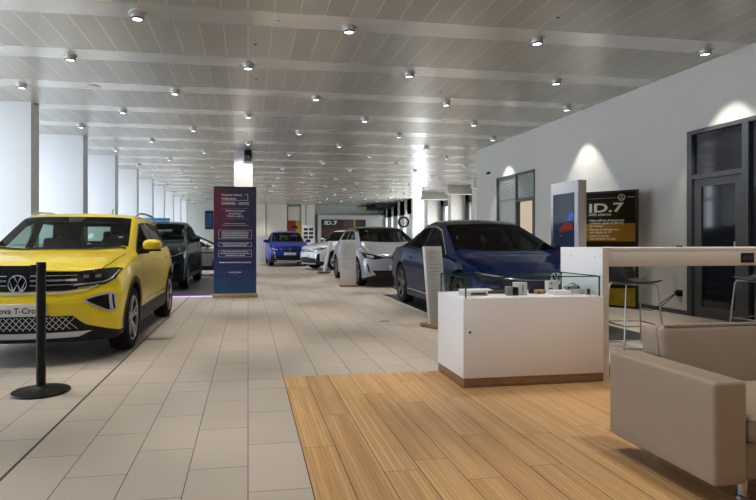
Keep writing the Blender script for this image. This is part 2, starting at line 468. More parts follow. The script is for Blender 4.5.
# right rear facade: pillars, windows, beams
for i, y in enumerate((16.9, 20.6, 24.3, 27.5, 31.3)):
    struct('wall_right', MB().box(10.5, 11.35, y, y+.45, 0, H), M['cream_wall'], smooth=False)
    struct('trim_4', MB().box(9.6, 11.6, y-1.9, y-1.55, H-.42, H), M['cream_wall'], smooth=False)
for i, (y0, y1) in enumerate(((17.35, 20.6), (21.05, 24.3), (24.75, 27.5), (27.95, 31.3))):
    f = MB(); f.box(11.3, 11.42, y0, y0+.9, 0, H); f.box(11.3, 11.42, y1-.5, y1, 0, H)
    f.box(11.3, 11.42, y0, y1, 0, .3); f.box(11.3, 11.42, y0, y1, 3.1, H)
    struct('window_3', f, M['dark_frame'], smooth=False)
f = MB(); f.box(10.5, 10.6, 31.75, 31.95, 0, H); f.box(10.5, 10.6, 33.0, 33.06, 0, H); f.box(10.5, 10.6, 34.2, 34.6, 0, H); f.box(10.5, 10.6, 31.75, 34.6, 0, .5)
struct('window_4', f, M['white_wall'], smooth=False)
# green-grey rear facade with four narrow windows
f = MB(); ys = [34.6, 35.6, 36.2, 37.3, 37.9, 39.0, 39.6, 40.8, 41.3, YB]
for k in range(0, len(ys)-1, 2): f.box(10.5, 10.6, ys[k], ys[k+1], 0, H)
f.box(10.5, 10.6, 34.6, YB, 0, .8); f.box(10.5, 10.6, 34.6, YB, 2.85, H)
struct('wall_rear_right', f, M['grey_wall'], smooth=False)
struct('wall_outer', MB().box(12.4, 12.5, 15.6, 31, 0, H), M['cream_wall'], smooth=False)
tr = MB()
for k in range(4): tr.box(9.0+.36*k, 9.06+.36*k, 38, 41.9, H-.42, H-.34)
for yy in (37.9, 39.4, 40.9): tr.box(8.9, 10.45, yy, yy+.08, H-.34, H-.06)
for yy in (37.9, 39.4, 40.9): tr.box(8.2, 8.9, yy, yy+.05, H-.16, H-.1)
tag(tr.build('ceiling_truss', M['black_metal'], smooth=False), 'dark open steel frames hung under the ceiling by the far right corner', 'frame')

# square white column
struct('wall_column', MB().box(-.41, .14, 16.6, 17.1, 0, H), M['white_lac'], smooth=False)
# ------------------------------------------------------------------ right door and window units
dr = MB()
X0 = XW-.02; X1 = XW+.10
dr.box(X0, X1, D0, D1, DZ-.06, DZ); dr.box(X0, X1, D1-.09, D1, 0, DZ-.06); dr.box(X0, X1, D0, D0+.08, 0, DZ-.06)
dr.box(X0+.004, X1-.004, 6.50, 6.60, .001, DZ-.03); dr.box(X0+.008, X1-.008, 6.56, D1-.05, 2.10, 2.17); dr.box(X0+.006, X1-.006, D0+.04, 6.55, .002, .09)
dr.box(X0+.004, X1-.004, 5.2, 5.27, .001, DZ-.03)
dframe = struct('door_1', dr, M['dark_frame'], smooth=False)
lf = MB(); y0, y1 = 6.60, 7.45
lf.box(XW+.01, XW+.06, y0, y0+.13, .02, 2.09); lf.box(XW+.01, XW+.06, y1-.13, y1, .02, 2.09)
lf.box(XW+.01, XW+.06, y0+.13, y1-.13, 1.98, 2.09); lf.box(XW+.01, XW+.06, y0+.13, y1-.13, .02, .17)
leaf = lf.build('door_leaf', mat('door_leaf_grey', (.085, .09, .092), .4, metal=.3), dframe, smooth=False)
MB().box(XW+.03, XW+.042, y0+.13, y1-.13, .17, 1.98).build('glass_pane', M['dark_glass'], leaf, smooth=False)
MB().box(XW+.03, XW+.042, 6.6, D1-.09, 2.17, DZ-.06).build('glass_pane', M['dark_glass'], dframe, smooth=False)
MB().box(XW+.03, XW+.042, D0+.08, 5.2, .09, DZ-.06).build('glass_pane', M['dark_glass'], dframe, smooth=False)
MB().box(XW+.03, XW+.042, 5.27, 6.5, .09, DZ-.06).build('glass_pane', M['dark_glass'], dframe, smooth=False)
MB().tube([(XW-.03, y0+.07, .95), (XW-.06, y0+.07, .95), (XW-.06, y0+.07, 1.15), (XW-.03, y0+.07, 1.15)], .01).build('door_handle', M['steel'], dframe)

wn = MB()
wn.box(X0, X1, W0, W1, WZ-.05, WZ); wn.box(X0, X1, W0, W0+.04, 0.12, WZ); wn.box(X0, X1, W1-.05, W1, .12, WZ)
wn.box(X0+.004, X1-.004, 13.08, 13.14, .13, WZ-.02); wn.box(X0+.006, X1-.006, W0+.02, 13.1, 2.13, 2.2)
wfr = struct('window_1', wn, M['dark_frame'], smooth=False)
pg = mat('slatted_glass', (.22, .25, .24), .15, spec=.8)
pw = MB()
pw.box(XW+.03, XW+.04, 13.14, W1-.05, .12, WZ-.05); pw.box(XW+.03, XW+.04, W0+.04, 13.08, 2.2, WZ-.05)
pw.build('glass_pane', pg, wfr, smooth=False)
bl = MB()
for k in range(14):
    z = 2.25+k*.042
    bl.box(XW+.015, XW+.028, W0+.05, W1-.06, z, z+.016)
bl.build('blind_slat', mat('blind', (.35, .37, .36), .5), wfr, smooth=False)
MB().box(XW+.03, XW+.07, 12.3, 12.36, .12, 2.13).build('inner_post', M['brown'], wfr, smooth=False)
# a little furniture seen through the opening
o = thing('office_chair', 'brown wooden chair beyond the small open side window', 'chair', (7.6, 12.9, 0))
MB().box(-.22, .22, -.22, .22, .42, .47, .01).build('seat', M['tan'], o)
MB().box(.18, .22, -.22, .22, .5, .95, .01).build('backrest', M['tan'], o)
for sx in (-.19, .19):
    for sy in (-.19, .19): MB().box(sx-.02, sx+.02, sy-.02, sy+.02, 0, .42).build('leg', M['brown'], o)

tag(MB().box(XW-.05, XW, 14.62, 14.80, 3.03, 3.10, .008).build('motion_sensor', M['black_plastic']), 'small black sensor high on the right wall above the side window', 'sensor')
sk = tag(MB().box(XW-.015, XW, 7.66, 7.79, .28, .38, .004).build('wall_socket', M['black_plastic']), 'black wall socket low on the right wall beside the door', 'socket')
tag(MB().box(XW-.012, XW, 7.66, 7.79, 1.055, 1.085, .003).build('wall_switch', M['black_plastic']), 'narrow black switch plate on the right wall just above desk height', 'switch')
cb = MB(); pts = []
for k in range(25):
    t = k/24; pts.append((XW-.05-.15*sin(pi*t), 7.74+.9*t, max(.012, .33*(1-t*1.9)**2 if t < .52 else .012)))
cb.tube(pts, .007, 8)
cb.tube([(XW-.05-.22*sin(pi*k/16), 7.72+.28*k/16, .33-.33*sin(pi/2*k/16)+.012) for k in range(17)], .007, 8)
cb.box(XW-.07, XW-.016, 7.69, 7.76, .3, .36, .008)
tag(cb.build('power_cable', M['black_plastic']), 'black power cable looping from the wall socket to the floor', 'cable')

# ------------------------------------------------------------------ dark display mats
def display_mat(x0, x1, y0, y1, label, led=True):
    o = thing('display_mat', label, 'mat', ((x0+x1)/2, (y0+y1)/2, 0))
    w, d = (x1-x0)/2, (y1-y0)/2
    MB().box(-w, w, -d, d, 0, .012).build('mat_panel', M['mat_dark'], o, smooth=False)
    e = MB()
    e.box(-w-.022, w+.022, -d-.022, -d, 0, .012); e.box(-w-.022, w+.022, d, d+.022, 0, .012)
    e.box(w, w+.022, -d, d, 0, .012); e.box(-w-.022, -w, -d, d, 0, .012)
    e.build('edge_strip', M['led'] if led else M['led_edge'], o, smooth=False)
display_mat(-4.0, .10, 11.72, 17.3, 'charcoal display mat with violet lit edge under the dark teal car behind the banner')
display_mat(2.82, 4.85, 5.75, 11.4, 'charcoal display mat with pale edge under the navy saloon', False)

# ------------------------------------------------------------------ ceiling lights
def ceiling_light():
    o = thing('ceiling_light', None, 'light')
    MB().lathe([(.10, 0), (.10, -.010), (.084, -.012), (.084, 0)], 28).build('ceiling_ring', M['light_ring'], o)
    d = MB().lathe([(.074, 0), (.074, -.045), (.070, -.06)], 28).build('housing', M['light_ring'], o)
    MB().lathe([(.071, -.050), (.078, -.062), (.062, -.070), (.056, -.060)], 28, closed=False).build('bezel', M['lamp_dark'], o)
    MB().lathe([(.058, -.056), (.058, -.061), (.03, -.062)], 24).build('lens', M['lens'], o)
    return o
proto = ceiling_light()
rows = []
spots = []
r = -6
first = True
while True:
    y = 6.76+1.69*r
    if y > 41: break
    off = 0 if r % 2 else 1.265
    for k in range(-2, 5):
        x = off-.0+2.53*k - (0 if off else 0)
        if r % 2 == 0: x = 1.245+2.53*k
        lim = XW-.2 if y < 15.5 else 10.3
        if x < -4.0 or x > lim: continue
        if abs(x+.13) < .4 and abs(y-16.85) < .5: continue
        spots.append((x, y))
    r += 1
def rowname(y):
    return round((y-6.76)/1.69)
for (x, y) in spots:
    if y < 4.2: continue
    o = proto if first else copy_tree(proto); first = False
    o.location = (x, y, H)
    hx = ('over the right wall side' if x > 5.6 else 'right of the aisle' if x > 3 else 'over the right cars' if x > 1.9 else 'just right of mid aisle' if x > .5 else 'over the mid aisle' if x > -.6 else 'left of the aisle' if x > -1.9 else 'over the left cars' if x > -3 else 'by the left fins')
    rn = rowname(y)
    if rn <= 6:
        nm = ['nearest', 'second', 'third', 'fourth', 'fifth', 'sixth', 'seventh'][rn] if rn >= 0 else 'overhead'
        o['label'] = 'round ceiling downlight %s in the %s row of lights' % (hx, nm)
        o['group'] = 'round downlights in the metal ceiling'
    else:
        o['label'] = 'tiny round downlight far back in the ceiling beyond the banner column'
        o['group'] = 'far downlights beyond the column'

def spot(x, y, e, size=62, z=H-.075, col=(1, .945, .87), blend=.6):
    l = bpy.data.lights.new('spot', 'SPOT'); l.energy = e; l.spot_size = R(size); l.spot_blend = blend; l.shadow_soft_size = .06; l.color = col
    o = bpy.data.objects.new('spot', l); C.objects.link(o); o.location = (x, y, z); return o
for (x, y) in spots:
    if y < -2: continue
    if y < 16 or ((round(y/1.69)) % 2 == 0 and y < 30):
        spot(x, y, (108 if y < 5 else 115 if x > 5.6 else 150) if y < 16 else 200, 64 if x < 5.6 else 72, blend=.6 if x < 5.6 else .3)
    elif y >= 30 and (round(y/1.69)) % 3 == 0:
        spot(x, y, 120, 80)

l_ = spot(0, 15.21, 90, 60)      # this lamp is tilted towards the white column
l_.rotation_euler = (Vector((-.13, 16.6, 2.9))-Vector((0, 15.21, H))).to_track_quat('-Z', 'Y').to_euler()
# round grille and small sensors in the ceiling
def disc(x, y, r, name, label, cat, m):
    o = tag(MB().lathe([(r, 0), (r, -.006), (r*.9, -.01)], 28).build(name, m), label, cat); o.location = (x, y, H); return o
disc(-2.63, 10.07, .11, 'ceiling_vent', 'flat round vent plate in the ceiling left of the aisle', 'vent', M['light_ring'])
disc(.35, 6.7, .03, 'smoke_sensor', 'tiny sensor on the nearest smooth strip of the ceiling', 'sensor', M['light_ring'])
for (px, py, lb) in ((.1, 7.55, 'small dark ceiling hole above the mid aisle near the front'), (.13, 9.2, 'small dark ceiling hole above the mid aisle further back'), (3.65, 6.05, 'small dark ceiling hole ahead of the right wall lights'), (3.4, 9.4, 'small dark ceiling hole between the right hand light rows')):
    disc(px, py, .018, 'ceiling_sensor', lb, 'sensor', M['lamp_dark'])

# loudspeaker on the column
o = thing('loudspeaker', 'black loudspeaker fixed under the ceiling in front of the white column', 'speaker', (.0, 16.4, 3.5))
MB().box(-.11, .11, -.1, .1, 0, .3, .01).build('cabinet', M['black_plastic'], o)
MB().lathe([(.08, -.101), (.07, -.11), (.02, -.105)], 24, 'y', (0, 0, .12)).build('speaker_cone', M['black_metal'], o)
MB().box(-.02, .02, .05, .2, .1, .16).build('wall_bracket', M['black_metal'], o)
MB().box(-.02, .02, -.02, .02, .3, .33).build('stem', M['black_metal'], o)

# ------------------------------------------------------------------ CARS
def lin(pts, x):
    if x <= pts[0][0]: return pts[0][1]
    for (a, b), (c, d) in zip(pts, pts[1:]):
        if x <= c: return b+(d-b)*(x-a)/(c-a) if c > a else d
    return pts[-1][1]
def smooth_fn(pts, w=.07):
    def f(x):
        s = 0; n = 7
        for k in range(n): s += lin(pts, x+w*(2*k/(n-1)-1))
        return s/n
    return f
def chaikin(p, it=2):
    for _ in range(it):
        q = [p[0]]
        for a, b in zip(p, p[1:]):
            q.append((a[0]*.75+b[0]*.25, a[1]*.75+b[1]*.25)); q.append((a[0]*.25+b[0]*.75, a[1]*.25+b[1]*.75))
        q.append(p[-1]); p = q
    return p
def resample(pts, n):
    pts = [Vector((*p, 0)) if len(p) == 2 else Vector(p) for p in pts]
    L = [0]
    for a, b in zip(pts, pts[1:]): L.append(L[-1]+(b-a).length)
    out = []
    for k in range(n):
        d = L[-1]*k/(n-1)
        for i in range(len(pts)-1):
            if d <= L[i+1]+1e-9:
                t = (d-L[i])/max(1e-9, L[i+1]-L[i]); out.append(pts[i].lerp(pts[i+1], t)); break
    return [(p.x, p.y) for p in out]

class Car:
    def __init__(s, name, label, loc, rz, L, W, top, belt, rail, plan, nose, tail, xf, xr, rw, paint, clad=None, clad_n=9, zb=.2,
                 crown=.05, roof=None, nose_plan=.28, rim='five', rim_mat='alloy', arch_trim=True, tyre_w=.22):
        s.L, s.W = L, W; s.xf, s.xr, s.rw = xf, xr, rw
        s.T = smooth_fn(top, .06); s.B = smooth_fn(belt, .1); s.Rl = smooth_fn(rail, .1); s.P = smooth_fn(plan, .12)
        s.nose = smooth_fn(nose, .02); s.tail = smooth_fn(tail, .03); s.zb = zb; s.crown = crown; s.nose_plan = nose_plan
        s.paint = M[paint]
        s.root = thing(name, label, 'car', loc, rz, 'cars on show')
        s.body(clad, clad_n, roof)
        for x in (xf, xr):
            for sd in (1, -1): s.wheel(x, sd, tyre_w, rim, rim_mat)
    def ring(s, x):
        W = s.W*s.P(x); zt = s.T(x); zb = s.zb; bl = min(s.B(x), zt-.07); w7 = s.W*s.Rl(x); cr = s.crown
        w7 = min(w7, W*.93)
        g = bl-zb
        zr = max(zt-cr-.06, bl+.005)
        p = [(0, zb), (.5*W, zb), (.84*W, zb), (.955*W, zb+.015), (.975*W, zb+.07), (.972*W, zb+.16*1.2), (.985*W, zb+.42*g), (1.0*W, zb+.66*g), (.985*W, zb+.86*g),
             (.955*W, bl-.01), (.94*W, bl+.004), (.5*(.93*W+w7), .5*(bl+zr)), (w7+.012, zr), (w7-.04, max(zt-cr*.72, zr+.01)), (.72*w7, zt-cr*.38), (.35*w7, zt-cr*.08), (0, zt)]
        return chaikin(p, 2)
    def df(s, y, z): return s.nose(z)+s.nose_plan*(abs(y)/s.W)**2.6
    def dr(s, y, z): return s.tail(z)+.18*(abs(y)/s.W)**2.6
    def xa(s, xi, y, z):
        c, c2 = .85, .7
        x = xi
        if xi < c: x += s.df(y, z)*(1-xi/c)
        if xi > s.L-c2: x -= s.dr(y, z)*(1-(s.L-xi)/c2)
        return x-s.L/2
    def cut(s, o, mb):
        co = mb.build('cutter', [M['black_plastic'], M['black_plastic']], s.root, smooth=False)
        md = o.modifiers.new('b', 'BOOLEAN'); md.operation = 'DIFFERENCE'; md.object = co; md.solver = 'EXACT'
        dg = bpy.context.evaluated_depsgraph_get()
        nm = bpy.data.meshes.new_from_object(o.evaluated_get(dg)); o.modifiers.clear()
        old = o.data; o.data = nm; bpy.data.meshes.remove(old); bpy.data.objects.remove(co)
        o.data.name = 'body'
        o.data.polygons.foreach_set('use_smooth', [True]*len(o.data.polygons)); o.data.set_sharp_from_angle(angle=R(38))
    def cabin(s, xc, xh, xe):
        """hollow passenger cabin"""
        b = MB(); rings = []
        n = 22
        for i in range(n+1):
            x = xc+.06+(xe-xc-.06)*i/n
            W = s.W*s.P(x); zt = s.T(x)-.045; bl = min(s.B(x), zt-.06); w7 = min(s.W*s.Rl(x), W*.93)-.05; zr = max(zt-s.crown-.05, bl+.01)
            half = [(0, .42), (.80*W, .42), (.86*W, bl-.06), (.87*W, bl-.01), (w7, zr), (.7*w7, zt-s.crown*.38), (0, zt)]
            full = half+[(-y, z) for y, z in half[-2:0:-1]]
            rings.append([b.bm.verts.new((x-s.L/2, y, z)) for y, z in full])
        m = len(rings[0])
        for i in range(n):
            for k in range(m): b.bm.faces.new((rings[i][k], rings[i][(k+1) % m], rings[i+1][(k+1) % m], rings[i+1][k])).material_index = 1
        b.bm.faces.new(rings[0]).material_index = 1; b.bm.faces.new(rings[-1][::-1]).material_index = 1
        s.cut(s.bo, b)
    def furnish(s, xs, zt, xr_):
        L = s.L/2
        for sd in (-1, 1):
            y = sd*.37*s.W/.9
            st = MB(); st.box(xs-.5-L, xs-L, y-.24, y+.24, .45, .62, .05)
            mt = Matrix.Translation((xs-.06-L, y, .58)) @ Matrix.Rotation(R(16), 4, 'Y')
            st.box(-.07, .07, -.23, .23, 0, zt-.58-.20, .05, mtx=mt)
            o = st.build('front_seat', M['car_seat'], s.root)
            MB().box(-.05, .05, -.13, .13, zt-.58-.17, zt-.58, .04, mtx=mt).build('headrest', M['car_seat'], o)
        st = MB(); st.box(xr_-.45-L, xr_-L, -.6, .6, .45, .62, .05)
        mt = Matrix.Translation((xr_-.05-L, 0, .58)) @ Matrix.Rotation(R(18), 4, 'Y')
        st.box(-.07, .07, -.6, .6, 0, zt-.82, .05, mtx=mt)
        o = st.build('rear_seat', M['car_seat'], s.root)
        for y in (-.38, .38): MB().box(-.045, .045, -.11, .11, zt-.80, zt-.66, .04, mtx=mt).build('headrest', M['car_seat'], o)
    def body(s, clad, clad_n, roof):
        rows = []; r = .05
        def capped(sgn):
            out = []
            xi = 0 if sgn > 0 else s.L
            base = s.ring(xi+sgn*r)
            cz = .5*(s.zb+s.T(xi))
            lev = [0, .25, .45, .62, .75, .85, .92]
            for k in lev:
                out.append((xi, [(y*k, cz+(z-cz)*k) for y, z in base]))
            for a in (80, 60, 40, 20):
                ins = r*(1-cos(R(90-a)))*0+r*(1-cos(R(a)))
                kk = 1-ins/.5
                out.append((xi+sgn*r*(1-sin(R(a))), [(y*kk, cz+(z-cz)*kk) for y, z in base]))
            return out
        rows += capped(1)
        n = 84
        for k in range(n+1):
            xi = r+(s.L-2*r)*k/n; rows.append((xi, s.ring(xi)))
        rows += capped(-1)[::-1]
        bm = bmesh.new(); grid = []
        m = len(rows[0][1])
        for xi, rg in rows:
            full = rg+[(-y, z) for y, z in rg[-2:0:-1]]
            grid.append([bm.verts.new((s.xa(xi, y, z), y, z)) for y, z in full])
        N = len(grid[0])
        for i in range(len(grid)-1):
            for k in range(N):
                a, b = grid[i], grid[i+1]
                f = bm.faces.new((a[k], a[(k+1) % N], b[(k+1) % N], b[k]))
                kk = min(k, N-1-k)
                if clad and kk < clad_n: f.material_index = 2
                if roof and roof(rows[i][0]) and kk >= m-18: f.material_index = 3
        bmesh.ops.remove_doubles(bm, verts=bm.verts[:], dist=1e-5)
        bmesh.ops.recalc_face_normals(bm, faces=bm.faces[:])
        s.bvh = BVHTree.FromBMesh(bm)
        me = bpy.data.meshes.new('body'); bm.to_mesh(me); bm.free()
        for q in (s.paint, M['black_plastic'], M['black_plastic'] if clad else s.paint, M['roof_black']): me.materials.append(q)
        o = bpy.data.objects.new('body', me); C.objects.link(o); o.parent = s.root
        # wheel wells
        cut = MB()
        for x in (s.xf, s.xr):
            for sd in (1, -1):
                ra = s.rw+.055; a, b = sd*(s.W-.36), sd*(s.W+.3)
                cut.lathe([(ra, min(a, b)), (ra, max(a, b))], 48, 'y', (x-s.L/2, 0, s.rw+.005), mi=1)
                cut.box(x-s.L/2-ra*.96, x-s.L/2+ra*.96, min(a, b)+.001, max(a, b), -.2, s.rw-.1, mi=1)
        tmp = bpy.data.objects.new('cut', bpy.data.meshes.new('cut'))
        # boolean one cutter at a time keeps the solver happy
        cut.bm.free()
        for x in (s.xf, s.xr):
            for sd in (1, -1):
                c = MB(); ra = s.rw+.055; a, b = sd*(s.W-.36), sd*(s.W+.3); n = 44
                poly = []
                zc = s.rw+.005; dn = -.1
                for k in range(n+1):
                    t = -.18+(pi+.36)*k/n; poly.append(Vector((x-s.L/2+ra*cos(t), min(a, b), zc+ra*sin(t))))
                poly.append(Vector((poly[-1].x-.02, min(a, b), dn))); poly.append(Vector((poly[0].x+.02, min(a, b), dn)))
                c.prism(poly, (0, abs(b-a), 0), mi=1)
                co = c.build('cutter', [M['black_plastic'], M['black_plastic']], s.root, smooth=False)
                md = o.modifiers.new('b', 'BOOLEAN'); md.operation = 'DIFFERENCE'; md.object = co; md.solver = 'EXACT'
                dg = bpy.context.evaluated_depsgraph_get()
                nm = bpy.data.meshes.new_from_object(o.evaluated_get(dg)); o.modifiers.clear()
                old = o.data; o.data = nm; bpy.data.meshes.remove(old); bpy.data.objects.remove(co)
        o.data.name = 'body'
        o.data.polygons.foreach_set('use_smooth', [True]*len(o.data.polygons)); o.data.set_sharp_from_angle(angle=R(38))
        s.bo = o
    # ---- projections onto the body
    def hit(s, view, a, b, off):
        if view == 'front': o, d = Vector((-6, a, b)), Vector((1, 0, 0))
        elif view == 'rear': o, d = Vector((6, a, b)), Vector((-1, 0, 0))
        elif view == 'left': o, d = Vector((a, 4, b)), Vector((0, -1, 0))
        elif view == 'right': o, d = Vector((a, -4, b)), Vector((0, 1, 0))
        else: o, d = Vector((a, b, 4)), Vector((0, 0, -1))
        p, n, i, ds = s.bvh.ray_cast(o, d)
        if p is None: return None
        if n.dot(d) > 0: n = -n
        return p+n*off
    def patch(s, name, view, lo, hi, m, off=.004, nu=22, nv=8, parent=None, both=False, label=None, thick=None):
        """patch between two polylines given in the projection plane; front (y,z), side (x,z), top (x,y)"""
        lo = resample(lo, nu); hi = resample(hi, nu)
        sides = [(view, 1)]
        if both:
            if view in ('front', 'rear', 'top'): sides = [(view, 1), (view, -1)]
            else: sides = [('left', 1), ('right', 1)]
        out = []
        for vw, sg in sides:
            rows = []
            for j in range(nv):
                t = j/(nv-1); row = []
                for p, q in zip(lo, hi):
                    a, b = p[0]+(q[0]-p[0])*t, p[1]+(q[1]-p[1])*t
                    if vw in ('front', 'rear'): a *= sg
                    elif vw == 'top': a -= s.L/2; b *= sg
                    else: a -= s.L/2
                    h = s.hit(vw, a, b, off)
                    row.append(h)
                rows.append(row)
            for row in rows:
                for k in range(len(row)):
                    if row[k] is None:
                        c = [q for q in row if q is not None]
                        row[k] = (c[0] if k < len(row)/2 else c[-1]).copy() if c else Vector((0, 0, .5))
            mb = MB(); mb.grid(rows)
            o = mb.build(name, m, parent or s.root, angle=60, fix=False)
            # make normals face outwards
            if o.data.polygons:
                nrm = Vector((0, 0, 0)); cen = Vector((0, 0, 0))
                for pl in o.data.polygons: nrm += pl.normal*pl.area; cen += pl.center
                ref = {'front': Vector((-1, 0, 0)), 'rear': Vector((1, 0, 0)), 'left': Vector((0, 1, 0)), 'right': Vector((0, -1, 0)), 'top': Vector((0, 0, 1))}[vw]
                if nrm.dot(ref) < 0: o.data.flip_normals()
            if label: o['label'] = label
            out.append(o)
        return out
    def strip(s, name, view, pts, w, m, off=.005, both=False, parent=None, n=None):
        """thin band following a polyline"""
        n = n or 24
        P = resample(pts, n); lo, hi = [], []
        for i, p in enumerate(P):
            a = P[max(0, i-1)]; b = P[min(n-1, i+1)]
            d = Vector((b[0]-a[0], b[1]-a[1])); d = d.normalized() if d.length else Vector((1, 0))
            lo.append((p[0]+d.y*w/2, p[1]-d.x*w/2)); hi.append((p[0]-d.y*w/2, p[1]+d.x*w/2))
        # keep station pairing
        save = globals()['resample']
        globals()['resample'] = lambda q, k: q
        try: r = s.patch(name, view, lo, hi, m, off, n, 2, parent, both)
        finally: globals()['resample'] = save
        return r
    def wheel(s, x, sd, tw, style, rmat):
        r = s.rw; rr = r*.70; y1 = s.W*s.P(x)-.012; y0 = y1-tw
        c = (x-s.L/2, 0, r)
        Y = lambda v: sd*v
        tyre = MB().lathe([(rr, Y(y1-.015)), (rr+.012, Y(y1-.004)), (r-.05, Y(y1)), (r-.018, Y(y1-.012)), (r-.002, Y(y1-.04)), (r, Y((y0+y1)/2)), (r-.002, Y(y0+.04)), (r-.018, Y(y0+.012)), (r-.05, Y(y0)), (rr, Y(y0+.01))], 48, 'y', c, closed=False)
        t = tyre.build('wheel', M['rubber'], s.root, angle=50)
        # rim: barrel, back disc, lip
        b = MB().lathe([(rr, Y(y1-.012)), (rr-.012, Y(y1-.018)), (rr-.02, Y(y1-.09)), (rr*.5, Y(y1-.11)), (.02, Y(y1-.11))], 48, 'y', c, closed=False)
        b.build('rim_barrel', M['lamp_dark'], t)
        sp = MB()
        sp.lathe([(rr+.004, Y(y1-.010)), (rr-.002, Y(y1-.006)), (rr-.016, Y(y1-.012)), (rr-.018, Y(y1-.03))], 48, 'y', c, closed=False)
        sp.lathe([(.062, Y(y1-.05)), (.06, Y(y1-.030)), (.03, Y(y1-.024)), (.004, Y(y1-.024))], 24, 'y', c, closed=False)
        ns = {'five': 5, 'double': 5, 'many': 10, 'turbine': 5}[style]
        cc = Vector(c)
        for k in range(ns):
            a = 2*pi*k/ns+.3
            offs = [(-.16, .16)] if style == 'turbine' else [(-.04, -.2), (.04, .2)] if style == 'double' else [(0, 0)]
            for (o1, o2) in offs:
                w0, w1 = ({'five': (.03, .042), 'double': (.017, .015), 'many': (.012, .013), 'turbine': (.035, .06)}[style])
                p0 = Vector((cos(a+o1*1.5), 0, sin(a+o1*1.5)))*.035; p1 = Vector((cos(a+o2), 0, sin(a+o2)))*(rr-.012)
                d = (p1-p0).normalized(); q = Vector((-d.z, 0, d.x))
                A = [p0-q*w0, p1-q*w1, p1+q*w1, p0+q*w0]
                ys = [y1-.032, y1-.016, y1-.016, y1-.032]
                poly = [cc+v+Vector((0, Y(yy), 0)) for v, yy in zip(A, ys)]
                sp.prism(poly, (0, Y(-.03), 0))
        sp.build('rim', M[rmat], t, angle=40)
    # ---- ready made pieces
    def glasshouse(s, xc, xh, pillars, wb0, xe=None, bow=.16, inset=.075, name='windshield', seats=None, dark=(), foot=.03, tint='mid_car_glass'):
        """xc cowl x, xh header x; pillars list of (x0,x1,lean) side windows"""
        ny = 17
        lo, hi = [], []
        for k in range(ny):
            u = -1+2*k/(ny-1)
            y0 = u*(s.W*s.Rl(xc+.12)-foot); y1 = u*(s.W*s.Rl(xh)-inset)
            lo.append((xc+bow*u*u, y0)); hi.append((xh+bow*.35*u*u, y1))
        xe = xe or s.L-.55
        s.cabin(xc, xh, xe)
        c = MB(); pl = [Vector((x-s.L/2, y, .93)) for x, y in lo]+[Vector((x-s.L/2, y, .93)) for x, y in hi[::-1]]
        c.prism(pl, (0, 0, 1), mi=1); s.cut(s.bo, c)
        s.ws = s.patch(name, 'top', lo, hi, M[tint], .003, ny, 16)[0]
        if seats: s.furnish(*seats[:3])
        zi = s.B(s.L-.5)+.05; zj = s.T(s.L-.62)-.10
        if seats and seats[3:] == ():
            c = MB(); c.prism([Vector((s.L/2-1.3, y, z)) for y, z in ((-.52, zi), (.52, zi), (.46, zj), (-.46, zj))], (1.6, 0, 0), mi=1); s.cut(s.bo, c)
        for pi_, (a0, a1, b0, b1) in enumerate(pillars):   # bottom x from a0..a1, top x from b0..b1
            n = 16; lo = []; hi = []
            for k in range(n):
                t = k/(n-1)
                xb = a0+(a1-a0)*t; xt = b0+(b1-b0)*t
                zb = s.B(xb)+.018; zt = max(zb+.01, s.T(xt)-s.crown-.082)
                lo.append((xb, zb)); hi.append((xt, zt))
            c = MB(); pl = [Vector((x-s.L/2, -1.2, z)) for x, z in lo]+[Vector((x-s.L/2, -1.2, z)) for x, z in hi[::-1]]
            c.prism(pl, (0, 2.4, 0), mi=1); s.cut(s.bo, c)
            gl = s.patch('side_window', 'left', lo, hi, M['dark_car_glass' if pi_ in dark else tint], .003, n, 8, both=True)
            for g_, vw in zip(gl, ('left', 'right')):
                ol = lo+[hi[-1]]+hi[::-1]+[lo[0]]
                s.strip('window_seal', vw, ol, .022, M['black_plastic'], .006, parent=g_, n=70)
    def mirror(s, x, z, m=None, size=(.10, .12, .07)):
        for sd in (1, -1):
            y = s.W*s.P(x)*.965
            mb = MB()
            prof = []
            n = 14
            rows = []
            for i in range(n+1):
                ph = pi*i/n
                row = []
                for k in range(21):
                    th = 2*pi*k/20
                    vx = -cos(ph) ; rr = sin(ph)
                    ex = abs(rr)**.7
                    px = size[0]*vx*(1 if vx < 0 else .45)
                    py = size[1]*ex*math.copysign(abs(cos(th))**.75, cos(th)); pz = size[2]*ex*math.copysign(abs(sin(th))**.75, sin(th))
                    row.append((x-s.L/2+px, sd*(y+.005+size[1])+py, z+pz+.12*abs(py)*0))
                rows.append(row)
            mb.grid(rows)
            o = mb.build('wing_mirror', m or s.paint, s.root, angle=60)
            MB().box(x-s.L/2-.03, x-s.L/2+.03, min(sd*(y-.03), sd*(y+.08)), max(sd*(y-.03), sd*(y+.08)), z-size[2]-.03, z-size[2]+.03, .012).build('mirror_foot', M['black_plastic'], o)
            MB().box(x-s.L/2-.085*size[0]/.1, x-s.L/2+.035, sd*(y+.005+size[1])-size[1]*.93, sd*(y+.005+size[1])+size[1]*.8, z-size[2]-.004, z-size[2]+.018, .008).build('mirror_base', M['black_plastic'], o)
    def arches(s, w=.055, m='black_plastic', off=.006):
        for x in (s.xf, s.xr):
            r = s.rw+.055; n = 28
            lo = []; hi = []
            for k in range(n):
                t = -.12+(pi+.24)*k/(n-1)
                lo.append((x+r*cos(t), s.rw+.005+r*sin(t))); hi.append((x+(r+w)*cos(t), s.rw+.005+(r+w)*sin(t)))
            s.patch('wheel_arch_trim', 'left', lo, hi, M[m], off, n, 3, both=True)
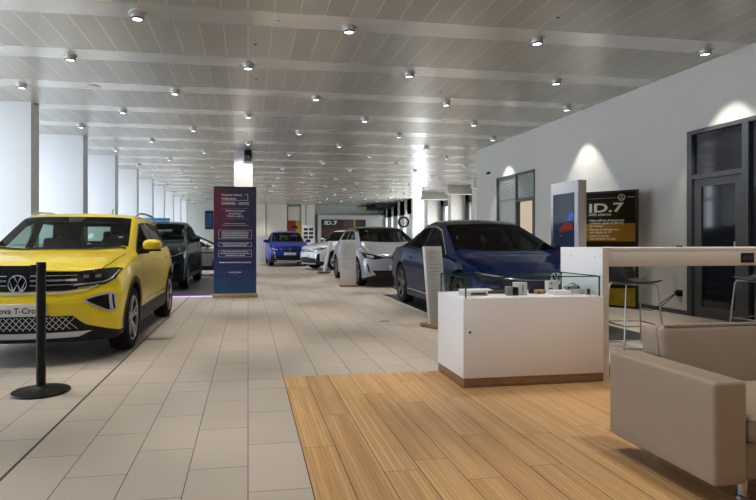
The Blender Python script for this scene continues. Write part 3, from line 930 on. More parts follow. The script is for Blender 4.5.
    def logo(s, z, rad, m='chrome'):
        p = s.hit('front', 0, z, .006)
        s2 = s.hit('front', 0, z+.04, .006)
        up = s2-p; up.x = min(up.x, .012); up = up.normalized()
        mt = plane_mtx(p+Vector((-.012, 0, 0)), (0, -1, 0), up)   # facing -x : right = -y seen from front
        e = emblem_mb(rad, mt).build('emblem', M[m], s.root, angle=30)
        return e
    def plate(s, z, w=.52, h=.11, m='plate', txt=None, front=True, off=.012):
        p = s.hit('front', 0, z, 0)
        q = s.hit('front', w/2, z, 0)
        x = p.x-off
        o = MB().box(x-.012, x+.05, -w/2, w/2, z-h/2, z+h/2, .004).build('number_plate', M[m], s.root)
        if txt:
            t = text_obj('plate_text', txt, h*.64, M['ink'], o, plane_mtx((x-.0125, 0, z-h*.24), (0, -1, 0), (0, 0, 1)), 'CENTER', .0015, .0012)
        return o
    def seams(s, xs, z0=None, doors=True):
        for x in xs:
            s.strip('door_seam', 'left', [(x, s.zb+.13), (x+.02, s.zb+.4), (x+.01, s.B(x))], .006, M['ink'], .0025, both=True)

# -- 1. yellow small SUV --------------------------------------------------
def yellow_car():
    L, W = 4.11, .88
    c = Car('car', 'bright yellow small SUV behind the black barrier post', (-2.065, 7.48, 0), pi/2-R(.6), L, W,
            top=[(0, .915), (.18, .975), (.55, 1.02), (1.02, 1.065), (1.12, 1.10), (1.82, 1.475), (2.0, 1.51), (2.5, 1.53), (3.2, 1.51), (3.75, 1.45), (4.0, 1.1), (4.11, .95)],
            belt=[(0, .80), (.5, .93), (1.0, .985), (2.5, 1.03), (3.4, 1.07), (4.11, .93)],
            rail=[(0, .80), (.6, .84), (1.05, .86), (1.85, .76), (2.5, .745), (3.6, .72), (4.0, .73), (4.11, .76)],
            plan=[(0, .97), (.3, .985), (.6, .995), (1.2, .985), (2.6, .985), (3.2, 1.0), (3.8, .97), (4.11, .93)],
            nose=[(.2, .10), (.30, .03), (.42, 0), (.60, 0), (.68, .02), (.72, .045), (.86, .06), (.93, .10), (1.0, .16)],
            tail=[(.2, .08), (.5, 0), (.8, .03), (1.1, .12), (1.5, .3)],
            xf=.84, xr=3.39, rw=.335, paint='paint_yellow', clad=True, clad_n=18, zb=.205, rim='double')
    c.glasshouse(1.06, 1.80, [(1.30, 2.28, 1.90, 2.30), (2.36, 3.12, 2.38, 3.05), (3.18, 3.52, 3.11, 3.36)], 0, inset=.055, seats=(2.25, 1.42, 3.2), dark=(2,), tint='car_glass')
    c.arches()
    c.mirror(1.38, 1.115, size=(.085, .11, .068))
    # grille band, chrome bars
    c.patch('grille', 'front', [(-.50, .715), (-.40, .70), (0, .695), (.40, .70), (.50, .715)], [(-.50, .875), (0, .885), (.50, .875)], M['black_gloss'], .004, 30, 6)
    g = [o for o in c.root.children if o.name.startswith('grille')][-1]
    for z, w, mm, th in ((.795, .49, 'chrome', .017), (.752, .45, 'silver_plastic', .005), (.838, .49, 'silver_plastic', .005)):
        c.strip('grille_bar', 'front', [(.10, z), (w, z+.004)], th, M[mm], .012, both=True, parent=g)
    c.strip('grille_trim', 'front', [(-.66, .745), (-.56, .70), (-.40, .682), (0, .676), (.40, .682), (.56, .70), (.66, .745)], .016, M['silver_plastic'], .011, n=40)
    hl = c.patch('headlight', 'front', [(.44, .725), (.60, .735), (.72, .75), (.80, .80)], [(.44, .868), (.60, .885), (.72, .895), (.815, .885)], M['lamp_glass'], .008, 24, 8, both=True)
    for o in hl:
        sg = 1 if o.matrix_world.translation is not None and sum(v.co.y for v in o.data.vertices) > 0 else -1
        def mir(pts): return [(sg*a, b) for a, b in pts]
        c.strip('light_strip', 'front', mir([(.46, .752), (.60, .762), (.71, .775), (.775, .81), (.80, .865)]), .014, M['lamp_light'], .013, parent=o)
        for yy in (.56, .655):
            c.patch('lamp_reflector', 'front', mir([(yy-.022, .812), (yy+.022, .815)]), mir([(yy-.02, .842), (yy+.024, .845)]), M['grey_case'], .012, 6, 4, parent=o)
    # fog lamp housings: frame and dark triangle
    for f in c.patch('fog_lamp_frame', 'front', [(.55, .600), (.64, .545), (.735, .487), (.82, .495)], [(.55, .615), (.63, .650), (.74, .672), (.81, .66)], M['silver_plastic'], .008, 20, 6, both=True):
        sg = 1 if sum(v.co.y for v in f.data.vertices) > 0 else -1
        m2 = lambda p: [(sg*a, b) for a, b in p]
        c.patch('fog_lamp', 'front', m2([(.575, .604), (.65, .56), (.742, .508), (.803, .514)]), m2([(.575, .610), (.645, .634), (.745, .653), (.79, .645)]), M['black_gloss'], .013, 18, 6, parent=f)
        c.patch('fog_lamp_fin', 'front', m2([(.762, .515), (.785, .515)]), m2([(.748, .65), (.775, .648)]), M['silver_plastic'], .018, 4, 6, parent=f)
    lg = c.patch('lower_grille', 'front', [(-.62, .335), (0, .325), (.62, .335)], [(-.47, .468), (0, .472), (.47, .468)], M['black_plastic'], .006, 30, 6)[0]
    # diagonal mesh of the lower grille
    for k in range(-11, 12):
        for sg in (1, -1):
            x0 = k*.055
            a, b = (x0-.06*sg, .345), (x0+.05*sg, .462)
            if max(abs(a[0]), abs(b[0])) > .52: continue
            c.strip('mesh_bar', 'front', [a, b], .006, M['silver_plastic'], .012, parent=lg, n=4)
    c.patch('skid_plate', 'front', [(-.50, .268), (0, .262), (.50, .268)], [(-.62, .322), (0, .316), (.62, .322)], M['silver_plastic'], .012, 30, 4)
    c.logo(.77, .083)
    c.plate(.532, txt='Nuova T-Cross', off=.010, h=.115)
    # hood and wing creases
    c.strip('hood_seam', 'top', [(.17, .66), (.5, .70), (1.05, .735)], .006, M['ink'], .002, both=True)
    c.strip('hood_crease', 'top', [(.2, .34), (.6, .42), (1.0, .52)], .010, M['paint_yellow'], .006, both=True)
    c.strip('cowl_panel', 'top', [(1.17, -.70), (1.05, -.35), (1.035, 0), (1.05, .35), (1.17, .70)], .05, M['black_plastic'], .006)
    c.seams((1.28, 2.32, 3.2))
    # mouldings low on the doors
    c.strip('door_crease', 'left', [(1.25, .84), (2.3, .87), (3.6, .93)], .018, M['paint_yellow'], .008, both=True)
    c.patch('sill_trim', 'left', [(1.28, .26), (2.95, .26)], [(1.30, .40), (2.95, .42)], M['black_plastic'], .007, 20, 4, both=True)
    c.patch('door_blade', 'left', [(1.5, .44), (2.9, .46)], [(1.5, .46), (2.9, .485)], M['chrome'], .008, 20, 3, both=True)
    for x in (2.08, 2.98):
        for sd, vw in ((1, 'left'), (-1, 'right')):
            p = c.hit(vw, x-L/2, .93, .02)
            MB().box(p.x-.09, p.x+.09, p.y-.012, p.y+.012, p.z-.013, p.z+.013, .008).build('door_handle', M['paint_yellow'], c.root)
    for sd in (1, -1):
        y = sd*(W*.715)
        pts = [(x-L/2, y*(1 if 2.1 < x < 3.5 else 1.0), c.T(x)-c.crown+zz) for x, zz in ((1.98, -.01), (2.1, .03), (2.25, .055), (2.7, .062), (3.2, .058), (3.4, .035), (3.5, -.01))]
        MB().tube(pts, .016, 10).build('roof_rail', M['silver_plastic'], c.root)
    MB().tube([(3.35-L/2, 0, c.T(3.35)-.01), (3.5-L/2, 0, c.T(3.5)+.17)], .006, 6).build('antenna', M['black_plastic'], c.root)
    # wipers and inner mirror dark band at the top of the windshield
    for y0, y1 in ((-.05, -.62), (.50, -.08)):
        c.strip('wiper', 'top', [(1.11+.12*abs(y0), y0), (1.13+.12*abs(y1), y1)], .012, M['black_plastic'], .012)
    c.patch('front_camera_cover', 'top', [(1.66, -.07), (1.66, .07)], [(1.78, -.10), (1.78, .10)], M['ink'], .0055, 6, 4)
    rear_set(c)
    return c

def rear_set(c, z0=.62, z1=.86):
    L = c.L
    c.patch('tail_light', 'rear', [(.32, z0+.08), (c.W*.9, z0+.05)], [(.32, z0+.17), (c.W*.9, z0+.2)], mat('tail_red', (.22, .005, .005), .15, coat=1.), .006, 12, 4, both=True)
    zi = c.B(L-.5)+.05; zj = c.T(L-.62)-.10
    c.patch('rear_window', 'rear', [(-.53, zi-.01), (.53, zi-.01)], [(-.47, zj+.01), (.47, zj+.01)], M['car_glass'], .005, 12, 6)
yc = yellow_car()

# -- generic compact SUVs ---------------------------------------------------
def suv(label, loc, rz, paint, scale=1.0, rim='five', rim_mat='dark_alloy', name='car', L=4.25, W=.90, h=1.58, light='slim', sticker=None, plate_m='plate', bar='chrome', fascia='dark'):
    k = h/1.58
    c = Car(name, label, loc, rz, L, W,
            top=[(0, .90*k), (.2, .97*k), (.6, 1.03*k), (1.05, 1.08*k), (1.15, 1.11*k), (1.95, 1.50*k), (2.15, 1.54*k), (2.6, h), (3.3, 1.55*k), (L-.4, 1.46*k), (L-.12, 1.1*k), (L, .95*k)],
            belt=[(0, .78*k), (.5, .94*k), (1.0, 1.0*k), (2.5, 1.04*k), (3.4, 1.08*k), (L, .93*k)],
            rail=[(0, .80), (.6, .84), (1.05, .86), (1.95, .74), (2.6, .73), (3.6, .70), (L-.1, .72), (L, .76)],
            plan=[(0, .96), (.3, .985), (.6, .995), (1.2, .985), (2.6, .985), (3.2, 1.0), (L-.3, .96), (L, .92)],
            nose=[(.2, .09), (.32, .03), (.45, 0), (.60, 0), (.70, .03), (.84, .06), (.93, .11), (1.0, .17)],
            tail=[(.2, .08), (.5, 0), (.8, .03), (1.1, .12), (1.5, .3)],
            xf=.87, xr=.87+.62*L-.0, rw=.35, paint=paint, clad=True, clad_n=20, zb=.2, rim=rim, rim_mat=rim_mat)
    c.glasshouse(1.10, 1.95, [(1.36, 2.36, 2.02, 2.40), (2.44, 3.20, 2.48, 3.12), (3.27, 3.62, 3.18, 3.45)], 0, inset=.055, seats=(2.35, 1.42*k, 3.3), dark=(1, 2))
    c.arches(.05)
    c.mirror(1.5, 1.12*k, size=(.085, .115, .065))
    g = c.patch('grille', 'front', [(-.52, .70*k), (0, .685*k), (.52, .70*k)], [(-.52, .80*k), (0, .81*k), (.52, .80*k)], M['black_gloss'], .004, 26, 5)[0]
    c.strip('grille_bar', 'front', [(-.5, .765*k), (.5, .765*k)], .012, M[bar], .011, parent=g)
    for o in c.patch('headlight', 'front', [(.50, .70*k), (.68, .73*k), (.84, .79*k)], [(.48, .80*k), (.70, .85*k), (.86, .87*k)], M['lamp_glass'], .008, 18, 6, both=True):
        sg = 1 if sum(v.co.y for v in o.data.vertices) > 0 else -1
        c.strip('light_strip', 'front', [(sg*a, b*k) for a, b in ((.50, .73), (.68, .76), (.82, .815))], .018, M['lamp_light'], .012, parent=o)
    c.patch('lower_grille', 'front', [(-.55, .30), (0, .29), (.55, .30)], [(-.62, .46), (0, .50), (.62, .46)], M['black_plastic'], .006, 24, 6)
    c.patch('air_intake', 'front', [(.64, .36), (.80, .38)], [(.68, .62), (.80, .66)], M['black_gloss'], .008, 10, 8, both=True)
    c.strip('intake_trim', 'front', [(.62, .34), (.655, .63), (.72, .66)], .016, M['chrome'], .011, both=True)
    c.patch('skid_plate', 'front', [(-.55, .235), (0, .23), (.55, .235)], [(-.60, .285), (0, .28), (.60, .285)], M['silver_plastic'], .01, 24, 4)
    c.logo(.755*k, .06)
    c.plate(.56, m=plate_m)
    c.seams((1.32, 2.4, 3.3))
    c.strip('hood_crease', 'top', [(.2, .36), (.6, .44), (1.05, .54)], .012, M[paint], .006, both=True)
    if sticker:
        c.patch('windshield_sticker', 'top', [(1.62, -.50), (1.62, -.20)], [(1.74, -.50), (1.74, -.20)], M['sticker_blue'], .008, 8, 4, label='bright blue sticker')
    rear_set(c)
    return c

tc_ = suv('dark teal SUV with a light blue roof board, between yellow SUV and banner', (-2.27, 14.95, .012), pi/2-R(1.5), 'paint_teal', W=.92, L=4.4, h=1.66, rim='many')
tag(MB().box(-.55, .25, -.12, .12, 0, .075, .006).build('roof_sign', M['sky_blue']), 'light blue board lying on the roof of the dark teal SUV', 'sign').location = (-2.33, 15.3, 1.68)
bc = suv('bright blue SUV with a blue windshield sticker at the far end of the aisle', (1.76, 25.9, 0), pi/2+R(1), 'paint_blue', L=4.25, W=.90, sticker=True)
wc = suv('white SUV with big alloy wheels, its nose turned left behind the slanted stand', (4.28, 22.1, 0), R(22), 'paint_white', L=4.5, W=.92, h=1.6, rim='double', rim_mat='alloy')
gc = suv('pale SUV with dark windows parked behind the white SUV', (4.85, 27.0, 0), R(62), 'paint_green', L=4.5, W=.92, h=1.66)
sc_ = suv('grey car standing crosswise behind the banner', (-1.9, 18.55, 0), pi+R(4), 'paint_grey', L=4.1, W=.86, h=1.46)

# -- silver electric hatchback -------------------------------------------------
def silver_car():
    L, W = 4.26, .905
    c = Car('car', 'silver hatchback with dark roof, front turned to the aisle', (3.58, 15.2, 0), pi/2+R(2.5), L, W,
            top=[(0, .80), (.12, .88), (.4, .98), (.75, 1.07), (.82, 1.10), (1.75, 1.50), (2.0, 1.545), (2.4, 1.56), (3.2, 1.53), (3.85, 1.42), (4.12, 1.05), (4.26, .9)],
            belt=[(0, .70), (.5, .90), (1.0, .98), (2.5, 1.03), (3.4, 1.07), (L, .93)],
            rail=[(0, .78), (.5, .84), (.85, .87), (1.85, .73), (2.6, .72), (3.6, .69), (L-.1, .72), (L, .76)],
            plan=[(0, .95), (.3, .98), (.6, .995), (1.2, .985), (2.6, .985), (3.2, 1.0), (L-.3, .96), (L, .92)],
            nose=[(.15, .09), (.25, .03), (.38, 0), (.55, .0), (.68, .03), (.80, .08), (.90, .16)],
            tail=[(.2, .08), (.5, 0), (.8, .03), (1.1, .12), (1.5, .3)],
            xf=.82, xr=3.59, rw=.35, paint='paint_silver', clad=True, clad_n=17, zb=.16, rim='turbine', rim_mat='dark_alloy',
            roof=lambda x: x > 1.68)
    c.glasshouse(.84, 1.74, [(1.24, 2.36, 1.90, 2.42), (2.44, 3.25, 2.50, 3.15)], 0, inset=.055, seats=(2.35, 1.42, 3.3), dark=(1,))
    c.mirror(1.4, 1.06, size=(.085, .11, .06))
    for o in c.patch('headlight', 'front', [(.38, .715), (.60, .68), (.82, .73)], [(.38, .735), (.58, .80), (.84, .86)], M['lamp_glass'], .007, 18, 6, both=True):
        sg = 1 if sum(v.co.y for v in o.data.vertices) > 0 else -1
        c.patch('lamp_reflector', 'front', [(sg*.62, .715), (sg*.74, .73)], [(sg*.62, .775), (sg*.75, .80)], M['lamp_light'], .011, 6, 4, parent=o)
    c.strip('nose_bar', 'front', [(-.38, .725), (.38, .725)], .02, M['black_gloss'], .008)
    c.patch('lower_grille', 'front', [(-.56, .30), (0, .295), (.56, .30)], [(-.66, .42), (0, .42), (.66, .42)], M['black_gloss'], .006, 24, 5)
    c.patch('air_intake', 'front', [(.70, .36), (.735, .37)], [(.755, .56), (.79, .58)], M['black_gloss'], .008, 6, 8, both=True)
    c.logo(.725, .06)
    c.plate(.50, m='plate')
    c.seams((1.28, 2.4, 3.3))
    c.strip('hood_crease', 'top', [(.15, .38), (.5, .48), (.85, .60)], .012, M['paint_silver'], .006, both=True)
    rear_set(c)
silver_car()

# -- navy fastback saloon ----------------------------------------------------------
def navy_car():
    L, W = 4.96, .93
    rz = pi/2-R(.5)
    fx, fy = -sin(R(.5)), -cos(R(.5))
    nose_pt = Vector((3.70, 6.14, 0)); ctr = nose_pt-Vector((fx, fy, 0))*(L/2)
    c = Car('car', 'navy blue fastback saloon behind the white counter', (ctr.x, ctr.y, .012), rz, L, W,
            top=[(0, .70), (.10, .77), (.4, .87), (.9, .965), (1.10, .99), (1.2, 1.03), (2.15, 1.42), (2.4, 1.485), (2.8, 1.51), (3.3, 1.475), (4.0, 1.30), (4.6, 1.08), (4.88, .98), (4.96, .9)],
            belt=[(0, .60), (.5, .80), (1.1, .90), (2.5, .97), (3.7, 1.03), (4.4, 1.02), (L, .9)],
            rail=[(0, .78), (.5, .84), (1.15, .90), (2.2, .70), (2.9, .68), (3.6, .63), (4.4, .66), (L, .78)],
            plan=[(0, .93), (.3, .97), (.7, .995), (1.4, .98), (2.9, .98), (3.7, 1.0), (L-.4, .96), (L, .90)],
            nose=[(.12, .10), (.22, .03), (.35, 0), (.52, .0), (.62, .02), (.72, .06), (.85, .16)],
            tail=[(.2, .08), (.5, 0), (.8, .0), (.95, .04), (1.2, .2)],
            xf=.89, xr=3.855, rw=.355, paint='paint_navy', clad=True, clad_n=16, zb=.15, rim='turbine', rim_mat='dark_alloy',
            roof=lambda x: 2.15 < x < 3.9)
    c.glasshouse(1.14, 2.14, [(1.62, 2.62, 2.30, 2.66), (2.70, 3.52, 2.74, 3.42), (3.58, 4.02, 3.49, 3.75)], 0, inset=.05, bow=.17, seats=(2.5, 1.34, 3.5, 1), dark=(0, 1, 2), xe=L-.8, foot=.015)
    c.strip('window_chrome', 'left', [(1.55, c.B(1.55)+.02), (2.2, c.T(2.2)-.125), (2.5, c.T(2.5)-.115), (2.9, c.T(2.9)-.115), (3.4, c.T(3.4)-.12), (3.9, c.T(3.9)-.135), (4.12, c.B(4.12)+.03)], .022, M['chrome'], .009, both=True, n=60)
    c.mirror(1.72, 1.02, m=M['black_gloss'], size=(.085, .12, .055))
    for o in c.patch('headlight', 'front', [(.42, .655), (.62, .645), (.83, .66)], [(.40, .675), (.60, .705), (.85, .745)], M['lamp_glass'], .007, 18, 6, both=True):
        sg = 1 if sum(v.co.y for v in o.data.vertices) > 0 else -1
        c.strip('light_strip', 'front', [(sg*a, b) for a, b in ((.40, .672), (.60, .695), (.83, .735))], .016, M['lamp_light'], .012, parent=o)
    c.strip('nose_bar', 'front', [(-.40, .672), (0, .668), (.40, .672)], .012, M['steel'], .008)
    c.patch('lower_grille', 'front', [(-.60, .24), (0, .235), (.60, .24)], [(-.68, .42), (0, .42), (.68, .42)], M['black_gloss'], .006, 24, 5)
    c.patch('air_intake', 'front', [(.72, .30), (.80, .32)], [(.76, .55), (.84, .58)], M['black_gloss'], .008, 6, 8, both=True)
    c.strip('intake_trim', 'front', [(.70, .26), (.745, .56)], .014, M['chrome'], .011, both=True)
    c.logo(.69, .075, 'badge_white')
    c.plate(.47, m='black_plastic')
    c.seams((1.55, 2.66, 3.5))
    c.strip('sill_trim', 'left', [(1.3, .30), (3.4, .30)], .02, M['steel'], .008, both=True)
    c.strip('hood_crease', 'top', [(.25, .30), (.6, .42), (1.15, .60)], .012, M['paint_navy'], .006, both=True)
    for x in (2.36, 3.25):
        for vw in ('left', 'right'):
            p = c.hit(vw, x-L/2, .86, .01)
            MB().box(p.x-.1, p.x+.1, p.y-.006, p.y+.006, p.z-.013, p.z+.013, .005).build('door_handle', M['paint_navy'], c.root)
    rear_set(c, .72)
navy_car()

# ------------------------------------------------------------------ barrier post with belt
o = thing('barrier_post', 'black barrier post with a belt in front of the yellow SUV', 'barrier post', (-1.58, 4.57, 0))
MB().lathe([(.205, 0), (.21, .006), (.205, .016), (.12, .026), (.05, .038), (.036, .05)], 48).build('base', M['black_metal'], o)
MB().lathe([(.034, .03), (.034, .90), (.036, .905), (.036, .995), (.032, 1.005)], 32).build('post', M['black_metal'], o)
MB().box(-.075, -.03, -.022, .022, .925, .985, .006).build('belt_clip', M['black_plastic'], o)
MB().box(-.072, -.062, -.024, -.018, .972, .984).build('clip_button', M['poster_red'], o, smooth=False)
bl = MB(); n = 24
rows = []
for zt in (0, 1):
    row = []
    for k in range(n+1):
        t = k/n; x = -.075-1.9*t
        mid = .953-.03*4*t*(1-t)
        hgt = .024+.02*min(1, t*6)
        row.append((x, .0, mid+(hgt if zt else -hgt)))
    rows.append(row)
rows2 = [[(a, b+.004, c) for a, b, c in r_] for r_ in rows[::-1]]
bl.grid(rows+rows2+[rows[0]])
bl.build('belt', M['black_plastic'], o)
# second post of the same barrier, just outside the picture
# chair corner at left edge: the arm and castor of a black swivel chair
o = thing('swivel_chair', 'black chair at the left edge, only the tip of its arm and frame showing', 'chair', (-2.02, 3.42, 0))
MB().lathe([(.02, -.22), (.15, -.22), (.22, -.20), (.24, -.17), (.22, -.15)], 32, 'z', (-.12, 0, .66)).build('seat', M['fabric_black'], o)
MB().tube([(-.12, 0, .05), (-.12, 0, .46)], .025, 12).build('column', M['black_metal'], o)
for k in range(5):
    a = 2*pi*k/5+.35
    MB().tube([(-.12, 0, .08), (-.12+.27*cos(a), .27*sin(a), .05)], .018, 8).build('leg', M['black_metal'], o)
MB().tube([(-.02, -.1, .50), (.075, -.08, .56), (.095, -.02, .66), (.10, .02, .74)], [.02, .022, .022, .018], 10).build('arm_frame', M['black_gloss'], o)
MB().tube([(.06, .0, .515), (.12, .03, .50), (.165, .05, .488), (.175, .055, .484)], [.03, .034, .03, .015], 12).build('armrest', M['black_plastic'], o)

# ------------------------------------------------------------------ banner
o = thing('roll_up_banner', 'dark violet roll-up banner on a wooden foot in the aisle', 'banner', (-.26, 11.5, 0))
MB().box(-.43, .43, -.012, .012, .075, 2.25).build('printed_panel', M['banner'], o, smooth=False)
MB().box(-.45, .45, -.13, .13, 0, .07, .006).build('foot', M['tan'], o)
MB().box(-.43, .43, -.018, .018, 2.24, 2.265, .004).build('top_rail', M['black_metal'], o)
yy = -.0135
def btxt(name, s, x, z, size, m='text_white', al='LEFT', bold=0.):
    return text_obj(name, s, size, M[m], o, plane_mtx((x, yy, z), (1, 0, 0), (0, 0, 1)), al, .0008, bold)
btxt('headline', 'Progetto Valore', -.275, 2.075, .062, bold=.0012); btxt('headline', 'Volkswagen', -.275, 2.00, .062, bold=.0012)
h = MB(); 
for (a, b, c_, d) in ((.20, .26, 2.105, 2.112), (.253, .26, 1.985, 2.112), (-.275, .26, 1.982, 1.989)): h.box(a, b, yy-.002, yy, c_, d)
h.build('bracket_line', M['text_white'], o, smooth=False)
btxt('headline', 'CHANG', -.275, 1.895, .078, bold=.0015); btxt('headline', 'E', .038, 1.895, .078, 'text_cyan', bold=.0015); btxt('headline', 'DAYS', .085, 1.895, .078, bold=.0015)
btxt('slogan', 'Rinnova il presente', 0, 1.755, .05, al='CENTER', bold=.0008); btxt('slogan', 'per garantirti', 0, 1.70, .05, al='CENTER', bold=.0008); btxt('slogan', 'il futuro migliore', 0, 1.645, .05, al='CENTER', bold=.0008)
def bars(name, parent, xs, zs, m, y0, hgt, seed):
    """rows of unreadable small print as word-length bars"""
    rd = random.Random(seed); mb = MB()
    for (x0, x1), z in zip(xs, zs):
        x = x0
        while x < x1-.01:
            w = min(rd.uniform(.3, 1.3)*hgt*3.2, x1-x); mb.box(x, x+w, y0-.0012, y0, z, z+hgt); x += w+hgt*.45
    return mb.build(name, m, parent, smooth=False)
for z in (1.815, 1.60, ): MB().box(-.27, .27, yy-.001, yy, z, z+.004).build('rule_line', M['text_grey'], o, smooth=False)
bars('small_print', o, [(-.22, .22), (-.27, .27)], [1.50, 1.462], M['text_grey'], yy, .016, 1)
def frame(z0, z1, w=.335):
    f = MB(); t = .006
    f.box(-w, w, yy-.001, yy, z0, z0+t); f.box(-w, w, yy-.001, yy, z1-t, z1); f.box(-w, -w+t, yy-.001, yy, z0, z1); f.box(w-t, w, yy-.001, yy, z0, z1)
    f.build('text_box', M['text_white'], o, smooth=False)
frame(1.19, 1.375); bars('small_print', o, [(-.27, .27)]*4, [1.325, 1.288, 1.252, 1.216], M['text_white'], yy, .016, 2)
frame(1.035, 1.12); bars('small_print', o, [(-.27, .27), (-.24, .24)], [1.083, 1.052], M['text_white'], yy, .015, 3)
frame(.82, .965); bars('small_print', o, [(-.28, .28), (-.30, .30), (-.20, .20)], [.925, .885, .846], M['text_white'], yy, .016, 4)
bars('small_print', o, [(-.32, .32)], [.70], M['text_white'], yy, .018, 5)
bars('logo_line', o, [(-.13, -.03), (.03, .13)], [.497, .497], M['text_white'], yy, .018, 6)
emblem_mb(.026, plane_mtx((0, yy, .505), (1, 0, 0), (0, 0, 1)), dep=.001).build('emblem', M['text_white'], o)

# ------------------------------------------------------------------ info stands
def info_stand(label, loc, rz, lean, w=.38, hgt=1.08, base=(.42, .30)):
    o = thing('info_stand', label, 'stand', loc, rz, 'white information stands beside cars')
    MB().box(-base[0]/2, base[0]/2, -base[1]/2, base[1]/2, 0, .055, .005).build('base', M['wood_base'], o)
    mt = Matrix.Translation((0, .02, .05)) @ Matrix.Rotation(-lean, 4, 'X')
    MB().box(-w/2, w/2, -.02, .02, 0, hgt, .004, mtx=mt).build('panel', M['carton'], o)
    sh = MB().box(-w/2+.04, w/2-.04, -.0215, -.0205, hgt*.52, hgt-.05, mtx=mt); sh.box(-w/2+.04, w/2-.04, -.0215, -.0205, .32, hgt*.5, mtx=mt)
    sh.build('paper_sheet', M['plate'], o, smooth=False)
    t = MB(); rd = random.Random(int(loc[1]*10))
    for k in range(13):
        z = hgt-.10-k*.05
        if abs(z-hgt*.51) < .03: continue
        t.box(-w/2+.07, -w/2+.07+rd.uniform(.08, w-.16), -.0228, -.0217, z, z+.009, mtx=mt)
    t.build('text_line', M['text_grey'], o, smooth=False)
    return o
info_stand('white info stand on a wooden foot beside the navy saloon, left of the counter', (2.55, 7.12, 0), R(28), R(6), .34, 1.04, (.38, .34))
info_stand('white info stand on a wooden foot in front of the silver hatchback', (2.48, 13.55, 0), R(-4), R(3), .40, 1.12, (.44, .3))
info_stand('slanted white info stand seen edge-on beside the white SUV', (2.63, 19.2, 0), R(-84), R(12), .36, 1.1, (.30, .42))

# ------------------------------------------------------------------ counter with glass case
CH = .709
cx0, cx1, cy0, cy1 = 1.68, 2.90, 4.13, 4.72
o = thing('display_counter', 'white display counter on an oak plinth beside the wooden floor', 'counter', ((cx0+cx1)/2, (cy0+cy1)/2, .004))
w, d = (cx1-cx0)/2, (cy1-cy0)/2
MB().box(-w+.004, w, -d+.004, d, .005, .075, .002).build('plinth', M['wood_base'], o)
MB().box(-w, w, -d, d, .075, CH, .003).build('cabinet', M['white_lac'], o)
MB().lathe([(.010, -d-.003), (.010, -d+.01)], 16, 'y', (-w+.055, 0, .44)).build('lock', M['brown'], o)
gx0, gx1, gy0, gy1, gt = -w+.025, w-.03, -d+.015, d-.015, .165
gc_ = MB(); th = .008
gc_.box(gx0, gx1, gy0, gy0+th, CH, CH+gt); gc_.box(gx0, gx1, gy1-th, gy1, CH, CH+gt)
gc_.box(gx0, gx0+th, gy0+th, gy1-th, CH, CH+gt); gc_.box(gx1-th, gx1, gy0+th, gy1-th, CH, CH+gt)
gp = gc_.build('glass_case', M['glass'], o, smooth=False)
ge = MB(); e = .0045
for (x, y) in ((gx0, gy0), (gx1, gy0), (gx0, gy1), (gx1, gy1)): ge.box(x-e, x+e, y-e, y+e, CH, CH+gt)
for y in (gy0, gy1): ge.box(gx0, gx1, y-e, y+e, CH+gt-.006, CH+gt+.003)
for x in (gx0, gx1): ge.box(x-e, x+e, gy0, gy1, CH+gt-.006, CH+gt+.003)
ge.build('glass_edge', M['glass_edge'], gp, smooth=False)
# exhibits, world coords on the counter top (z=.724)
zt = .7135
def ex(name, label, cat, x, y, rz=0.): return thing(name, label, cat, (x, y, zt), rz)
e_ = ex('leather_wallet_box', 'open white gift box with brown wallet, leftmost in the glass case', 'box', 1.86, 4.36, R(6))
MB().box(-.10, .10, -.07, .07, 0, .035, .004).build('box_base', M['carton'], e_); MB().box(-.06, .08, -.073, -.04, .008, .028, .003).build('wallet', M['brown'], e_)
MB().box(-.10, .10, -.07, .07, .036, .05, .003).build('box_lid', M['white_lac'], e_)
e_ = ex('cap', 'white peaked cap in the glass case', 'cap', 2.06, 4.56)
MB().lathe([(.07, 0), (.066, .016), (.05, .03), (.02, .037), (.004, .038)], 24).build('crown', M['white_lac'], e_); MB().box(-.13, -.05, -.05, .05, .0, .012, .005).build('peak', M['carton'], e_)
e_ = ex('umbrella', 'dark brown folded umbrella lying flat in the glass case', 'umbrella', 2.10, 4.42, R(3))
MB().tube([(-.17, 0, .018), (.15, 0, .018)], [.012, .017], 12).build('canopy', M['brown'], e_); MB().tube([(.15, 0, .018), (.19, 0, .018)], .009, 8).build('handle', M['black_plastic'], e_)
e_ = ex('key_case', 'grey and black key case standing beside the white cup', 'case', 2.175, 4.30, R(-8))
MB().box(-.05, -.002, -.03, .03, 0, .075, .005).build('shell', M['grey_case'], e_); MB().box(.002, .045, -.03, .03, 0, .07, .004).build('front_cover', M['black_gloss'], e_)
e_ = ex('mug_box', 'tall white printed carton in the middle of the glass case', 'box', 2.27, 4.345, R(14))
MB().box(-.045, .045, -.04, .04, 0, .105, .004).build('carton', M['carton'], e_); MB().box(-.01, .004, -.0415, -.04, .02, .085).build('printed_stripe', M['grey_case'], e_, smooth=False)
e_ = ex('thermos_bottle', 'small black bottle lying behind the cartons', 'bottle', 2.415, 4.42)
MB().lathe([(.004, 0), (.022, .002), (.024, .04), (.015, .055), (.012, .065)], 20).build('flask', M['black_plastic'], e_)
e_ = ex('wooden_block', 'tan wooden toy block in the glass case', 'toy', 2.48, 4.40, R(10))
MB().box(-.05, .05, -.03, .03, 0, .035, .012).build('block', M['tan'], e_); MB().lathe([(.012, -.032), (.012, .032)], 14, 'y', (-.03, 0, .012)).build('wheel', M['brown'], e_)
e_ = ex('keyring', 'small dark keyring between the toy block and the white box', 'keyring', 2.575, 4.38)
MB().tube([(.02*cos(t*pi/8), 0, .024+.02*sin(t*pi/8)) for t in range(16)], .005, 8, closed=True).build('ring', M['black_gloss'], e_); MB().box(-.012, .012, -.008, .008, 0, .012, .002).build('fob', M['steel'], e_)
e_ = ex('flat_box', 'flat white gift box lying at the front of the glass case', 'box', 2.61, 4.30, R(-4))
